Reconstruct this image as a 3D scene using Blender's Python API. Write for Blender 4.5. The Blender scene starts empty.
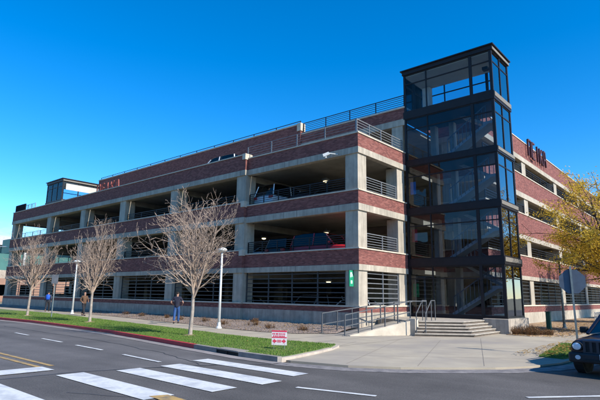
import bpy, math, random
from mathutils import Vector, Matrix, noise
random.seed(11)
SC=bpy.context.scene
COL=SC.collection
R=math.radians

# ---------------------------------------------------------------- materials
MATS={}
def srgb(r,g,b):
    f=lambda c:(c/12.92 if c<=0.04045 else ((c+0.055)/1.055)**2.4)
    return (f(r/255),f(g/255),f(b/255),1)
def newmat(name):
    m=bpy.data.materials.new(name); m.use_nodes=True
    nt=m.node_tree; nt.nodes.clear()
    out=nt.nodes.new('ShaderNodeOutputMaterial')
    MATS[name]=m
    return m,nt,out
def N(nt,t,**kw):
    n=nt.nodes.new(t)
    for k,v in kw.items():
        if k in n.inputs: n.inputs[k].default_value=v
        else: setattr(n,k,v)
    return n
def mat(name,c1,c2=None,scale=3.,rough=.8,metal=0.,bump=0.,bscale=None,detail=6.,spec=.4,c3=None,scale3=.4,stretch=None,streak=0):
    m,nt,out=newmat(name)
    L=nt.links.new
    b=N(nt,'ShaderNodeBsdfPrincipled',Roughness=rough,Metallic=metal)
    b.inputs['Specular IOR Level'].default_value=spec
    L(b.outputs[0],out.inputs[0])
    tc=N(nt,'ShaderNodeTexCoord')
    co=tc.outputs['Object']
    if stretch:
        mp=N(nt,'ShaderNodeMapping'); mp.inputs['Scale'].default_value=stretch
        L(co,mp.inputs[0]); co=mp.outputs[0]
    if c2 is None: c2=tuple(c*.8 for c in c1[:3])+(1,)
    n=N(nt,'ShaderNodeTexNoise',Scale=scale,Detail=detail,Roughness=.65)
    L(co,n.inputs['Vector'])
    r=N(nt,'ShaderNodeValToRGB'); r.color_ramp.elements[0].position=.35; r.color_ramp.elements[1].position=.65
    r.color_ramp.elements[0].color=c2; r.color_ramp.elements[1].color=c1
    L(n.outputs[0],r.inputs[0]); col=r.outputs[0]
    if c3 is not None:
        n3=N(nt,'ShaderNodeTexNoise',Scale=scale3,Detail=4.,Roughness=.6); L(tc.outputs['Object'],n3.inputs['Vector'])
        r3=N(nt,'ShaderNodeValToRGB'); r3.color_ramp.elements[0].position=.45; r3.color_ramp.elements[1].position=.68
        L(n3.outputs[0],r3.inputs[0])
        mx=N(nt,'ShaderNodeMixRGB'); L(r3.outputs[0],mx.inputs[0]); L(col,mx.inputs[1]); mx.inputs[2].default_value=c3
        col=mx.outputs[0]
    if streak:
        mp2=N(nt,'ShaderNodeMapping'); mp2.inputs['Scale'].default_value=(3.2,3.2,.22); L(tc.outputs['Object'],mp2.inputs[0])
        n5=N(nt,'ShaderNodeTexNoise',Scale=1.4,Detail=6.,Roughness=.7); L(mp2.outputs[0],n5.inputs['Vector'])
        m5=N(nt,'ShaderNodeMapRange'); m5.inputs[1].default_value=.35; m5.inputs[2].default_value=.7; m5.inputs[3].default_value=1.06; m5.inputs[4].default_value=1-streak; L(n5.outputs[0],m5.inputs[0])
        x5=N(nt,'ShaderNodeMixRGB',blend_type='MULTIPLY'); x5.inputs[0].default_value=1; L(col,x5.inputs[1]); L(m5.outputs[0],x5.inputs[2]); col=x5.outputs[0]
    L(col,b.inputs['Base Color'])
    if bump:
        nb=N(nt,'ShaderNodeTexNoise',Scale=bscale or scale*4,Detail=8.,Roughness=.7); L(co,nb.inputs['Vector'])
        bp=N(nt,'ShaderNodeBump',Strength=bump,Distance=.05); L(nb.outputs[0],bp.inputs['Height']); L(bp.outputs[0],b.inputs['Normal'])
    return m
def brickmat(name,dark,mid,lite):
    m,nt,out=newmat(name); L=nt.links.new
    b=N(nt,'ShaderNodeBsdfPrincipled',Roughness=.85); b.inputs['Specular IOR Level'].default_value=.25
    L(b.outputs[0],out.inputs[0])
    tc=N(nt,'ShaderNodeTexCoord'); sp=N(nt,'ShaderNodeSeparateXYZ'); L(tc.outputs['Object'],sp.inputs[0])
    ad=N(nt,'ShaderNodeMath',operation='ADD'); L(sp.outputs[0],ad.inputs[0]); L(sp.outputs[1],ad.inputs[1])
    cb=N(nt,'ShaderNodeCombineXYZ'); L(ad.outputs[0],cb.inputs[0]); L(sp.outputs[2],cb.inputs[1])
    br=N(nt,'ShaderNodeTexBrick',Scale=1.0); br.inputs['Brick Width'].default_value=.21; br.inputs['Row Height'].default_value=.07
    br.inputs['Mortar Size'].default_value=.008; br.inputs['Color1'].default_value=(0,0,0,1); br.inputs['Color2'].default_value=(1,1,1,1); br.inputs['Mortar'].default_value=(.5,.5,.5,1); br.inputs['Bias'].default_value=0
    L(cb.outputs[0],br.inputs['Vector'])
    r=N(nt,'ShaderNodeValToRGB'); e=r.color_ramp.elements; e[0].position=0; e[0].color=dark; e[1].position=1; e[1].color=lite
    x=e.new(.5); x.color=mid
    L(br.outputs[0],r.inputs[0])
    n=N(nt,'ShaderNodeTexNoise',Scale=1.3,Detail=5.); L(tc.outputs['Object'],n.inputs['Vector'])
    n.inputs['Roughness'].default_value=.7
    mr=N(nt,'ShaderNodeMapRange'); mr.inputs[1].default_value=.3; mr.inputs[2].default_value=.7; mr.inputs[3].default_value=.86; mr.inputs[4].default_value=1.12
    L(n.outputs[0],mr.inputs[0])
    mx=N(nt,'ShaderNodeMixRGB',blend_type='MULTIPLY'); mx.inputs[0].default_value=1; L(r.outputs[0],mx.inputs[1]); L(mr.outputs[0],mx.inputs[2])
    mo=N(nt,'ShaderNodeMixRGB'); L(br.outputs['Fac'],mo.inputs[0]); L(mx.outputs[0],mo.inputs[1]); mo.inputs[2].default_value=tuple(.5*c+.06 for c in mid[:3])+(1,)
    L(mo.outputs[0],b.inputs['Base Color'])
    bp=N(nt,'ShaderNodeBump',Strength=.35,Distance=.01); bp.invert=True; L(br.outputs['Fac'],bp.inputs['Height']); L(bp.outputs[0],b.inputs['Normal'])
    return m
def glassmat(name,tint,ior=1.55,base=.06,refl=(1,1,1,1)):
    m,nt,out=newmat(name); L=nt.links.new
    t=N(nt,'ShaderNodeBsdfTransparent',Color=tint); g=N(nt,'ShaderNodeBsdfGlossy',Color=refl,Roughness=.015)
    fr=N(nt,'ShaderNodeFresnel',IOR=ior); ad=N(nt,'ShaderNodeMath',operation='ADD'); ad.inputs[1].default_value=base; L(fr.outputs[0],ad.inputs[0]); ad.use_clamp=True
    tc=N(nt,'ShaderNodeTexCoord'); nz=N(nt,'ShaderNodeTexNoise',Scale=.9,Detail=1.); L(tc.outputs['Object'],nz.inputs['Vector'])
    bp=N(nt,'ShaderNodeBump',Strength=.06,Distance=.05); L(nz.outputs[0],bp.inputs['Height']); L(bp.outputs[0],g.inputs['Normal'])
    mx=N(nt,'ShaderNodeMixShader'); L(ad.outputs[0],mx.inputs[0]); L(t.outputs[0],mx.inputs[1]); L(g.outputs[0],mx.inputs[2]); L(mx.outputs[0],out.inputs[0])
    return m
def leafmat(name,cols,trans=.35):
    m,nt,out=newmat(name); L=nt.links.new
    g=N(nt,'ShaderNodeNewGeometry'); r=N(nt,'ShaderNodeValToRGB'); e=r.color_ramp.elements
    e[0].position=0; e[0].color=cols[0]; e[1].position=1; e[1].color=cols[-1]
    for i,c in enumerate(cols[1:-1]): x=e.new((i+1)/(len(cols)-1)); x.color=c
    L(g.outputs['Random Per Island'],r.inputs[0])
    d=N(nt,'ShaderNodeBsdfDiffuse'); t=N(nt,'ShaderNodeBsdfTranslucent'); mx=N(nt,'ShaderNodeMixShader',); mx.inputs[0].default_value=trans
    L(r.outputs[0],d.inputs[0]); L(r.outputs[0],t.inputs[0]); L(d.outputs[0],mx.inputs[1]); L(t.outputs[0],mx.inputs[2]); L(mx.outputs[0],out.inputs[0])
    return m
def emit(name,c,s):
    m,nt,out=newmat(name); e=N(nt,'ShaderNodeEmission',Color=c,Strength=s); nt.links.new(e.outputs[0],out.inputs[0]); return m
def lin(a,b,c): return (a,b,c,1)

brick=brickmat('brick',lin(.135,.044,.036),lin(.21,.066,.052),lin(.28,.105,.082))
conc=mat('concrete',lin(.5,.44,.35),lin(.38,.335,.265),scale=1.6,rough=.85,bump=.2,bscale=14,c3=lin(.34,.3,.24),scale3=.5,streak=.34)
ledge_m=mat('ledge_stone',lin(.6,.52,.41),lin(.46,.4,.31),scale=2.2,rough=.85,bump=.1)
plinth_m=mat('plinth_block',lin(.47,.4,.32),lin(.34,.29,.235),scale=2.2,rough=.9,bump=.3,bscale=9,streak=.35)
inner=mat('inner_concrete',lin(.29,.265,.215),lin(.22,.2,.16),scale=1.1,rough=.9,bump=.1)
steel_d=mat('dark_steel',lin(.013,.012,.014),lin(.019,.017,.019),scale=2,rough=.5,spec=.25)
steel_g=mat('grey_steel',lin(.23,.24,.25),lin(.17,.18,.19),scale=5,rough=.5,metal=.3)
steel_dd=mat('charcoal_steel',lin(.06,.065,.07),lin(.045,.05,.055),scale=5,rough=.5,metal=.2)
steel_rail=mat('rail_steel',lin(.12,.125,.13),lin(.09,.095,.1),scale=5,rough=.5,metal=.2)
steel_w=mat('white_painted_steel',lin(.62,.64,.62),lin(.5,.52,.5),scale=6,rough=.5)
steel_pole=mat('galvanised_pole',lin(.2,.24,.24),lin(.13,.165,.17),scale=6,rough=.55,metal=.2)
red_steel=mat('red_rust_steel',lin(.36,.09,.065),lin(.22,.05,.04),scale=6,rough=.7)
maroon=mat('maroon_steel',lin(.1,.028,.03),lin(.05,.02,.025),scale=6,rough=.6)
beige=mat('beige_panel',lin(.55,.52,.46),lin(.48,.45,.4),scale=1.2,rough=.8)
steel_sun=mat('sunlit_steel',lin(.2,.18,.15),lin(.16,.145,.12),scale=1.2,rough=.7)  # band steel as the sun brightens it, put into the colour
glass=glassmat('tower_glass',lin(.74,.8,.86),ior=1.36,base=.02,refl=(.55,.52,.5,1))
glass_top=glassmat('clear_glass',lin(.86,.91,.94),ior=1.22,base=.0)
glass_n=glassmat('reflective_glass',lin(.35,.42,.5),ior=1.6,base=.2)
carglass=glassmat('car_glass',lin(.1,.12,.13),ior=1.33,base=.01)
asphalt=None
sidewalk=mat('sidewalk_concrete',lin(.43,.37,.275),lin(.35,.3,.225),scale=.9,rough=.9,bump=.1,bscale=40,c3=lin(.29,.255,.215),scale3=.25)
curb_c=mat('curb_concrete',lin(.3,.27,.24),lin(.2,.18,.16),scale=3,rough=.9,bump=.2)
curb_r=mat('curb_red_paint',lin(.48,.035,.045),lin(.33,.03,.035),scale=5,rough=.7)
gutter_m=mat('gutter_concrete',lin(.3,.265,.25),lin(.2,.18,.17),scale=1.5,rough=.9,bump=.1)
gutter_d=mat('worn_gutter',lin(.27,.245,.23),lin(.13,.12,.12),scale=3.5,rough=.9,bump=.3)
paint_w=mat('white_road_paint',lin(.66,.66,.63),lin(.56,.56,.54),scale=14,rough=.7,c3=lin(.42,.43,.44),scale3=2.5)
paint_y=mat('yellow_road_paint',lin(.5,.32,.1),lin(.36,.23,.09),scale=7,rough=.7,c3=lin(.2,.16,.1),scale3=4.)
bark_l=mat('pale_bark',lin(.4,.34,.28),lin(.24,.2,.17),scale=9,rough=.9,bump=.3)
twig_m=mat('tan_twigs',lin(.44,.33,.25),lin(.27,.2,.155),scale=5,rough=.9)
bark_d=mat('dark_bark',lin(.075,.055,.045),lin(.04,.03,.025),scale=9,rough=.95,bump=.4)
black=mat('black_rubber',lin(.012,.012,.013),lin(.02,.02,.02),scale=9,rough=.8)
leaf_y=leafmat('autumn_leaves',[lin(.5,.36,.05),lin(.78,.52,.07),lin(.62,.44,.06),lin(.85,.58,.1),lin(.36,.3,.06)],.5)
grass_m=leafmat('grass_blades',[lin(.07,.15,.03),lin(.13,.24,.045),lin(.18,.28,.06),lin(.27,.28,.1)],.3)
turf=mat('turf',lin(.11,.19,.045),lin(.07,.13,.03),scale=5,rough=.95,bump=.6,bscale=40,c3=lin(.22,.21,.08),scale3=1.1)
dry=leafmat('dry_plants',[lin(.12,.07,.035),lin(.25,.15,.07),lin(.2,.08,.035),lin(.3,.22,.12)],.2)
fallen=leafmat('fallen_leaves',[lin(.3,.16,.05),lin(.42,.27,.08),lin(.2,.11,.04)],.1)
stone_m=leafmat('stones',[lin(.13,.1,.085),lin(.24,.19,.15),lin(.18,.145,.12),lin(.3,.24,.2)],0.)
def gravelmat(name,cs,scale):
    m,nt,out=newmat(name); L=nt.links.new
    b=N(nt,'ShaderNodeBsdfPrincipled',Roughness=.95); L(b.outputs[0],out.inputs[0])
    tc=N(nt,'ShaderNodeTexCoord'); v=N(nt,'ShaderNodeTexVoronoi',Scale=scale); L(tc.outputs['Object'],v.inputs['Vector'])
    sp=N(nt,'ShaderNodeSeparateColor'); L(v.outputs['Color'],sp.inputs[0])
    r=N(nt,'ShaderNodeValToRGB'); e=r.color_ramp.elements; e[0].color=cs[0]; e[1].color=cs[-1]
    for i,c in enumerate(cs[1:-1]): x=e.new((i+1)/(len(cs)-1)); x.color=c
    L(sp.outputs[0],r.inputs[0])
    n=N(nt,'ShaderNodeTexNoise',Scale=.5,Detail=5.); L(tc.outputs['Object'],n.inputs['Vector'])
    mr=N(nt,'ShaderNodeMapRange'); mr.inputs[1].default_value=.3; mr.inputs[2].default_value=.7; mr.inputs[3].default_value=.65; mr.inputs[4].default_value=1.25; L(n.outputs[0],mr.inputs[0])
    mx=N(nt,'ShaderNodeMixRGB',blend_type='MULTIPLY'); mx.inputs[0].default_value=1; L(r.outputs[0],mx.inputs[1]); L(mr.outputs[0],mx.inputs[2]); L(mx.outputs[0],b.inputs['Base Color'])
    bp=N(nt,'ShaderNodeBump',Strength=.8,Distance=.04); L(v.outputs['Distance'],bp.inputs['Height']); L(bp.outputs[0],b.inputs['Normal'])
    return m
gravel=gravelmat('gravel',[lin(.15,.11,.09),lin(.25,.19,.155),lin(.31,.24,.195),lin(.2,.155,.13)],18)
mulch=gravelmat('mulch',[lin(.24,.15,.085),lin(.36,.24,.14),lin(.44,.31,.19),lin(.3,.19,.11)],14)
earth=gravelmat('dry_earth',[lin(.22,.2,.13),lin(.27,.23,.16),lin(.2,.2,.12),lin(.25,.22,.15)],1.2)
def asphaltmat(name,a,b_,patch):
    m,nt,out=newmat(name); L=nt.links.new
    b=N(nt,'ShaderNodeBsdfPrincipled',Roughness=.85); b.inputs['Specular IOR Level'].default_value=.3; L(b.outputs[0],out.inputs[0])
    tc=N(nt,'ShaderNodeTexCoord')
    n1=N(nt,'ShaderNodeTexNoise',Scale=.35,Detail=7.); n1.inputs['Roughness'].default_value=.65; L(tc.outputs['Object'],n1.inputs['Vector'])
    n2=N(nt,'ShaderNodeTexNoise',Scale=38.,Detail=3.); L(tc.outputs['Object'],n2.inputs['Vector'])
    mp=N(nt,'ShaderNodeMapping'); mp.inputs['Scale'].default_value=(.05,1.1,1); L(tc.outputs['Object'],mp.inputs[0])
    n3=N(nt,'ShaderNodeTexNoise',Scale=1.,Detail=4.); L(mp.outputs[0],n3.inputs['Vector'])
    r=N(nt,'ShaderNodeValToRGB'); r.color_ramp.elements[0].position=.35; r.color_ramp.elements[1].position=.65; r.color_ramp.elements[0].color=a; r.color_ramp.elements[1].color=b_
    L(n1.outputs[0],r.inputs[0])
    def mul(col,fac,lo,hi,p0=.3,p1=.7):
        mr=N(nt,'ShaderNodeMapRange'); mr.inputs[1].default_value=p0; mr.inputs[2].default_value=p1; mr.inputs[3].default_value=lo; mr.inputs[4].default_value=hi; L(fac,mr.inputs[0])
        mx=N(nt,'ShaderNodeMixRGB',blend_type='MULTIPLY'); mx.inputs[0].default_value=1; L(col,mx.inputs[1]); L(mr.outputs[0],mx.inputs[2]); return mx.outputs[0]
    c=mul(r.outputs[0],n2.outputs[0],.72,1.28); c=mul(c,n3.outputs[0],.8,1.14)
    L(c,b.inputs['Base Color'])
    bp=N(nt,'ShaderNodeBump',Strength=.35,Distance=.01); L(n2.outputs[0],bp.inputs['Height']); L(bp.outputs[0],b.inputs['Normal'])
    return m
asphalt=asphaltmat('asphalt',lin(.095,.088,.084),lin(.14,.13,.124),None)
asphalt_d=asphaltmat('older_asphalt',lin(.075,.069,.064),lin(.12,.11,.102),None)
tar=mat('tar_line',lin(.05,.05,.052),lin(.065,.065,.065),scale=12,rough=.6)

# ---------------------------------------------------------------- mesh helper
class MB:
    def __init__(s): s.v=[]; s.f=[]
    def box(s,x0,x1,y0,y1,z0,z1):
        n=len(s.v)
        s.v+=[(x,y,z) for x in (x0,x1) for y in (y0,y1) for z in (z0,z1)]
        s.f+=[tuple(n+i for i in q) for q in ((0,1,3,2),(4,6,7,5),(0,4,5,1),(2,3,7,6),(0,2,6,4),(1,5,7,3))]
        return s
    def obox(s,p,q,w,h,up=Vector((0,0,1))):
        p=Vector(p);q=Vector(q);d=(q-p).normalized(); sd=d.cross(up)
        if sd.length<1e-4: sd=Vector((1,0,0))
        sd.normalize(); u=sd.cross(d).normalized()
        n=len(s.v)
        for e in (p,q):
            for a,b in ((-1,-1),(1,-1),(1,1),(-1,1)): s.v.append(tuple(e+sd*a*w/2+u*b*h/2))
        s.f+=[(n,n+3,n+2,n+1),(n+4,n+5,n+6,n+7)]+[(n+i,n+(i+1)%4,n+4+(i+1)%4,n+4+i) for i in range(4)]
        return s
    def tube(s,p,q,r0,r1=None,k=8,cap=True):
        r1=r0 if r1 is None else r1
        p=Vector(p);q=Vector(q);d=(q-p)
        if d.length<1e-6: return s
        d.normalize(); a=Vector((0,0,1)) if abs(d.z)<.9 else Vector((1,0,0))
        u=d.cross(a).normalized(); w=d.cross(u)
        n=len(s.v)
        for e,r in ((p,r0),(q,r1)):
            for i in range(k):
                t=2*math.pi*i/k; s.v.append(tuple(e+u*math.cos(t)*r+w*math.sin(t)*r))
        s.f+=[(n+i,n+k+i,n+k+(i+1)%k,n+(i+1)%k) for i in range(k)]
        if cap: s.f+=[tuple(n+i for i in range(k)),tuple(n+k+i for i in reversed(range(k)))]
        return s
    def lathe(s,c,prof,k=14):
        c=Vector(c); n=len(s.v)
        for r,z in prof:
            for i in range(k):
                t=2*math.pi*i/k; s.v.append((c.x+r*math.cos(t),c.y+r*math.sin(t),c.z+z))
        for j in range(len(prof)-1):
            for i in range(k): s.f.append((n+j*k+i,n+j*k+(i+1)%k,n+(j+1)*k+(i+1)%k,n+(j+1)*k+i))
        s.f.append(tuple(n+i for i in reversed(range(k)))); m=n+(len(prof)-1)*k; s.f.append(tuple(m+i for i in range(k)))
        return s
    def prism(s,poly,z0,z1):
        if sum(poly[i][0]*poly[(i+1)%len(poly)][1]-poly[(i+1)%len(poly)][0]*poly[i][1] for i in range(len(poly)))<0: poly=poly[::-1]
        n=len(s.v);k=len(poly)
        g=lambda z,i:(z[i] if isinstance(z,(list,tuple)) else z)
        s.v+=[(x,y,g(z0,i)) for i,(x,y) in enumerate(poly)]+[(x,y,g(z1,i)) for i,(x,y) in enumerate(poly)]
        s.f+=[tuple(n+i for i in reversed(range(k))),tuple(n+k+i for i in range(k))]+[(n+i,n+(i+1)%k,n+k+(i+1)%k,n+k+i) for i in range(k)]
        return s
    def sheet(s,poly,z):
        if sum(poly[i][0]*poly[(i+1)%len(poly)][1]-poly[(i+1)%len(poly)][0]*poly[i][1] for i in range(len(poly)))<0: poly=poly[::-1]
        n=len(s.v); s.v+=[(x,y,z) for x,y in poly]; s.f.append(tuple(range(n,n+len(poly)))); return s
    def quad(s,a,b,c,d):
        n=len(s.v); s.v+=[tuple(a),tuple(b),tuple(c),tuple(d)]; s.f.append((n,n+1,n+2,n+3)); return s
    def build(s,name,m,parent=None,smooth=False,bevel=0,loc=None,rotz=0):
        me=bpy.data.meshes.new(name); me.from_pydata(s.v,[],s.f); me.update()
        if smooth: me.polygons.foreach_set('use_smooth',[True]*len(me.polygons))
        me.materials.append(m if not isinstance(m,str) else MATS[m])
        o=bpy.data.objects.new(name,me); COL.objects.link(o)
        if parent: o.parent=parent
        if loc: o.location=loc
        if rotz: o.rotation_euler[2]=rotz
        if bevel:
            b=o.modifiers.new('Bevel','BEVEL'); b.width=bevel; b.segments=2; b.limit_method='ANGLE'
        return o
def tag(o,label=None,cat=None,group=None,kind=None):
    if label: o['label']=label
    if cat: o['category']=cat
    if group: o['group']=group
    if kind: o['kind']=kind
    return o
def thing(name,label,cat,loc=(0,0,0),rz=0,group=None):
    o=bpy.data.objects.new(name,None); COL.objects.link(o); o.location=loc; o.rotation_euler=(0,0,rz); o.empty_display_size=.3
    return tag(o,label,cat,group)
def copy_tree(o,parent=None):
    c=o.copy(); COL.objects.link(c)
    if parent: c.parent=parent
    for ch in list(o.children): copy_tree(ch,c)
    return c
def struct(o): o['kind']='structure'; return o

# ---------------------------------------------------------------- ground
struct(MB().box(-1500,1500,-1500,1500,-1.0,-.04).build('ground',earth))
side_x=10.6
road=[(-400,-60),(-90,-17.5),(-60,-12.4),(-40,-10.6),(-30,-9.9),(-19.8,-9.4),(-15.9,-9.2),(-11.8,-9.33),(-6.3,-9.6),(-2.5,-10.06),(.7,-10.5),(3.4,-10.82),(4.9,-10.8),(6.6,-10.35),(7.7,-9.65),(8.6,-8.75),(9.5,-7.75),(10.1,-6.6),(10.5,-5.2),(side_x,-3.5),(side_x,60),(side_x,300),(22,300),(22,-8),(30,-14),(60,-16),(300,-20),(300,-60),(30,-60),(-90,-60)]
struct(MB().sheet(road,0.).build('road',asphalt))
struct(MB().sheet([(2.79,-16.83),(2.8,-15.9),(2.9,-15.2),(3.4,-13.9),(4.2,-12.2),(5.0,-11.25),(6.6,-10.8),(7.9,-10.),(8.9,-9.),(9.8,-8.),(10.5,-6.8),(14,-6.5),(16,-9),(20,-14),(20,-24),(2,-24)],.004).build('crossing_asphalt',asphalt_d))
def strip(pts,w,z,side=0):
    m=MB(); L=[];Rr=[]
    for i,p in enumerate(pts):
        a=Vector(pts[max(i-1,0)]);b=Vector(pts[min(i+1,len(pts)-1)]); d=(b-a).normalized(); n=Vector((-d.y,d.x)); p=Vector(p)
        if side==0: L.append(p+n*w/2);Rr.append(p-n*w/2)
        else: L.append(p+n*w*side);Rr.append(p)
    for i in range(len(pts)-1): 
        q=[L[i],Rr[i],Rr[i+1],L[i+1]]
        m.quad(*[(v.x,v.y,z) for v in (q if side>=0 else q[::-1])])
    return m
def jag(pts,n,a):
    out=[]
    for i in range(len(pts)-1):
        for k in range(n):
            t=k/n; out.append((pts[i][0]*(1-t)+pts[i+1][0]*t+random.uniform(-a,a),pts[i][1]*(1-t)+pts[i+1][1]*t+random.uniform(-a,a)))
    return out+[pts[-1]]
seam=[(2.4,-24),(2.7,-17.5),(2.8,-16.4),(2.83,-15.4),(3.35,-13.9),(4.15,-12.2),(4.95,-11.3)]
struct(strip(jag(seam,9,.02),.06,.008).build('road_seam',tar))
struct(strip(jag([(-14,-11.2),(-9,-11.35),(-4,-11.3),(1,-11.9),(3.7,-12.6)],8,.07),.03,.006).build('road_crack',tar))
struct(strip(jag([(5,-16.5),(7.5,-15.2),(9.5,-13.2),(11.5,-11.9)],12,.04),.018,.012).build('road_crack',tar))
# gutter pans along the kerbs
kerb=[(-60,-12.4),(-40,-10.6),(-30,-9.9),(-19.8,-9.4),(-15.9,-9.2),(-11.8,-9.33),(-6.3,-9.6),(-2.5,-10.06),(.7,-10.5),(3.4,-10.82),(4.9,-10.8)]
struct(strip(kerb,.4,.010,-1).build('gutter',gutter_m))
struct(strip([(4.9,-10.8),(6.6,-10.35),(7.7,-9.65),(8.6,-8.75),(9.5,-7.75),(10.1,-6.6),(10.5,-5.2),(side_x,-3.5),(side_x,60)],.55,.010,-1).build('gutter',gutter_d))
# painted markings
def bar(x0,x1,y0,y1,m=paint_w,name='crosswalk_bar',z=.016,sk=0): struct(MB().sheet([(x0,y0),(x1,y0+sk),(x1,y1+sk),(x0,y1)],z).build(name,m))
bar(3.05,6.6,-12.32,-11.8,sk=.02); bar(3.35,6.85,-13.5,-12.93,sk=0.); bar(3.3,6.75,-14.62,-14.02,sk=-.05); bar(3.05,6.5,-15.85,-15.25,sk=-.05); bar(2.9,6.4,-17.65,-17.0,sk=-.03)
bar(1.6,2.28,-19.5,-15.55,name='stop_bar')
for y in (-15.30,-15.6):
    struct(MB().sheet([(-60,y-.06),(1.55,y-.06),(1.55,y+.06),(-60,y+.06)],.008).build('yellow_centre_line',paint_y))
struct(MB().sheet([(6.3,-15.68),(7.4,-15.8),(7.4,-15.45),(6.42,-15.38)],.020).build('yellow_mark',paint_y))
x=-60
for a,b,y0,y1 in [(-20,-18.3,-12.1,-12.15),(-16.6,-14.9,-12.18,-12.22),(-12.9,-11.2,-12.25,-12.3),(-9.1,-7.5,-12.35,-12.43),(-5.7,-3.9,-12.62,-12.68),(-2.65,-.74,-12.76,-12.84),(.67,2.72,-12.95,-13.09),(7.5,9.05,-13.22,-12.84),(11.05,12.3,-11.0,-9.5)]:
    struct(strip([(a,y0),(b,y1)],.11,.014).build('lane_dash',paint_w))
# pavement, kerb, grass
pav=[(-60,-9.5),(-60,1.5),(-48,1.2),(-47,-.2),(-.1,-.2),(-.1,5),(5.6,7.9),(6,80),(10.35,80),(10.35,-3.4),(10.25,-5.3),(9.85,-6.7),(9.3,-7.65),(8.45,-8.55),(7.6,-9.4),(6.5,-10.1),(4.9,-10.5),(4.3,-10.5),(-2.5,-9.8),(-19,-9.1)]
struct(MB().prism(pav,-.03,.03).build('pavement',sidewalk))
# pavement joints
jm=MB()
for i in range(40):
    x=-46+i*1.5; 
    if x<4: jm.quad(*[(x,-7.5 if x>-20 else -5,.034),(x+.025,-7.5 if x>-20 else -5,.034),(x+.025,-.4,.034),(x,-.4,.034)])
for x0,y0,x1,y1 in [(4.5,-10,2.9,-4.5),(6.3,-9.9,3.6,-2.5),(7.8,-8.9,4.8,-1.2),(9.0,-7.6,5.6,1),(3.6,-6.6,9.4,-1.2),(4.6,-8.9,9.9,-4.6),(5.0,-2.4,8.8,3),(1,-6.3,4.2,-3.8)]:
    d=Vector((x1-x0,y1-y0)).normalized(); n=Vector((-d.y,d.x))*.007
    jm.quad((x0-n.x,y0-n.y,.034),(x0+n.x,y0+n.y,.034),(x1+n.x,y1+n.y,.034),(x1-n.x,y1-n.y,.034))
struct(jm.build('pavement_joints',mat('joint',lin(.24,.21,.175),rough=.9)))
gback=[(-60,-5),(-48,-4.1),(-36,-3.9),(-24.7,-4.0),(-15.8,-5.15),(-9,-5.95),(-4.1,-6.5),(-1,-6.93),(1.56,-6.93),(2.9,-6.8),(3.6,-6.75)]
tail=[(3.6,-6.75),(3.95,-7.6),(4.25,-8.7),(4.58,-10.2),(4.6,-10.69)]
kin=[(x,y+.16) for x,y in kerb[:-1]]
gpoly=gback+tail[1:-1]+[(4.3,-10.5),(3.4,-10.62)]+kin[::-1][1:]
# kerb pieces: red painted, grey, inlet, light
def kerbseg(pts,name,m,label,z1=.14,w=.16):
    mb=MB()
    for i in range(len(pts)-1):
        (x0,y0),(x1,y1)=pts[i],pts[i+1]
        mb.prism([(x0,y0),(x1,y1),(x1,y1+w),(x0,y0+w)],-.03,z1)
    return struct(mb.build(name,m))
kerbseg(kerb[:9]+[(.7,-10.5)],'kerb_red',curb_r,'')
kerbseg([(.7,-10.5),(2.0,-10.655)],'kerb',curb_c,'')
kerbseg([(3.15,-10.79),(3.4,-10.82),(4.74,-10.84)],'kerb',curb_c,'')
struct(strip(tail[::-1],.16,.0,1).build('kerb_return',curb_c))
kt=MB()
for i in range(len(tail)-1):
    (x0,y0),(x1,y1)=tail[i],tail[i+1]; kt.prism([(x0,y0),(x0+.15,y0),(x1+.15,y1),(x1,y1)],-.02,[.06,.06,.1,.1] if i<1 else .10)
struct(kt.build('kerb_return',mat('pale_kerb',lin(.5,.42,.34),lin(.38,.32,.26),scale=4)))
inlet=thing('drain_inlet','dark storm drain opening in the grey kerb beside the crosswalk','drain',(2.57,-10.72,0))
MB().prism([(-.57,.06),(.58,-.08),(.58,.35),(-.57,.45)],.11,.145).build('inlet_slab',curb_c,inlet)
MB().prism([(-.57,.1),(.58,-.04),(.58,.3),(-.57,.4)],-.02,.10).build('opening',black,inlet)
MB().obox((0,0,-.02),(0,.0,.11),.03,.03).build('opening_bar',steel_d,inlet)
# turf with a little relief
def inside(p,poly):
    x,y=p; c=False
    for i in range(len(poly)):
        x0,y0=poly[i]; x1,y1=poly[i-1]
        if (y0>y)!=(y1>y) and x<(x1-x0)*(y-y0)/(y1-y0)+x0: c=not c
    return c
struct(MB().prism(gpoly,-.02,.115).build('lawn',turf))
patch=[(9.41,-4.3),(9.05,-1.4),(8.8,.9),(9.6,1.6),(10.3,1.5),(10.3,-3.4),(10.1,-4.4)]
struct(MB().prism(patch,-.02,.055).build('grass_patch',turf))
gb=MB(); cnt=0
def blades(poly,n,bb,z,h,dens=None):
    global cnt
    k=0
    while k<n:
        x=random.uniform(bb[0],bb[1]); y=random.uniform(bb[2],bb[3])
        if dens and random.random()>dens(x): continue
        if not inside((x,y),poly): continue
        nz=noise.noise(Vector((x*.8,y*.8,0)))
        hh=h*(.7+.5*random.random()+.7*nz); a=random.uniform(0,6.28); w=.010; dx,dy=math.cos(a)*w,math.sin(a)*w; lx,ly=random.uniform(-.4,.4)*hh,random.uniform(-.4,.4)*hh
        m=len(gb.v); gb.v+=[(x-dx,y-dy,z),(x+dx,y+dy,z),(x+lx,y+ly,z+hh)]; gb.f.append((m,m+1,m+2)); k+=1
blades(gpoly,80000,(-30,4.6,-10.7,-3.7),.112,.04,lambda x:.25+.75*min(1,max(0,(x+25)/22)))
blades(patch,6000,(8.8,10.3,-4.5,1.7),.05,.06)
tag(gb.build('grass',grass_m),'short green grass blades on the lawn strip by the kerb','grass',kind='stuff')
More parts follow.
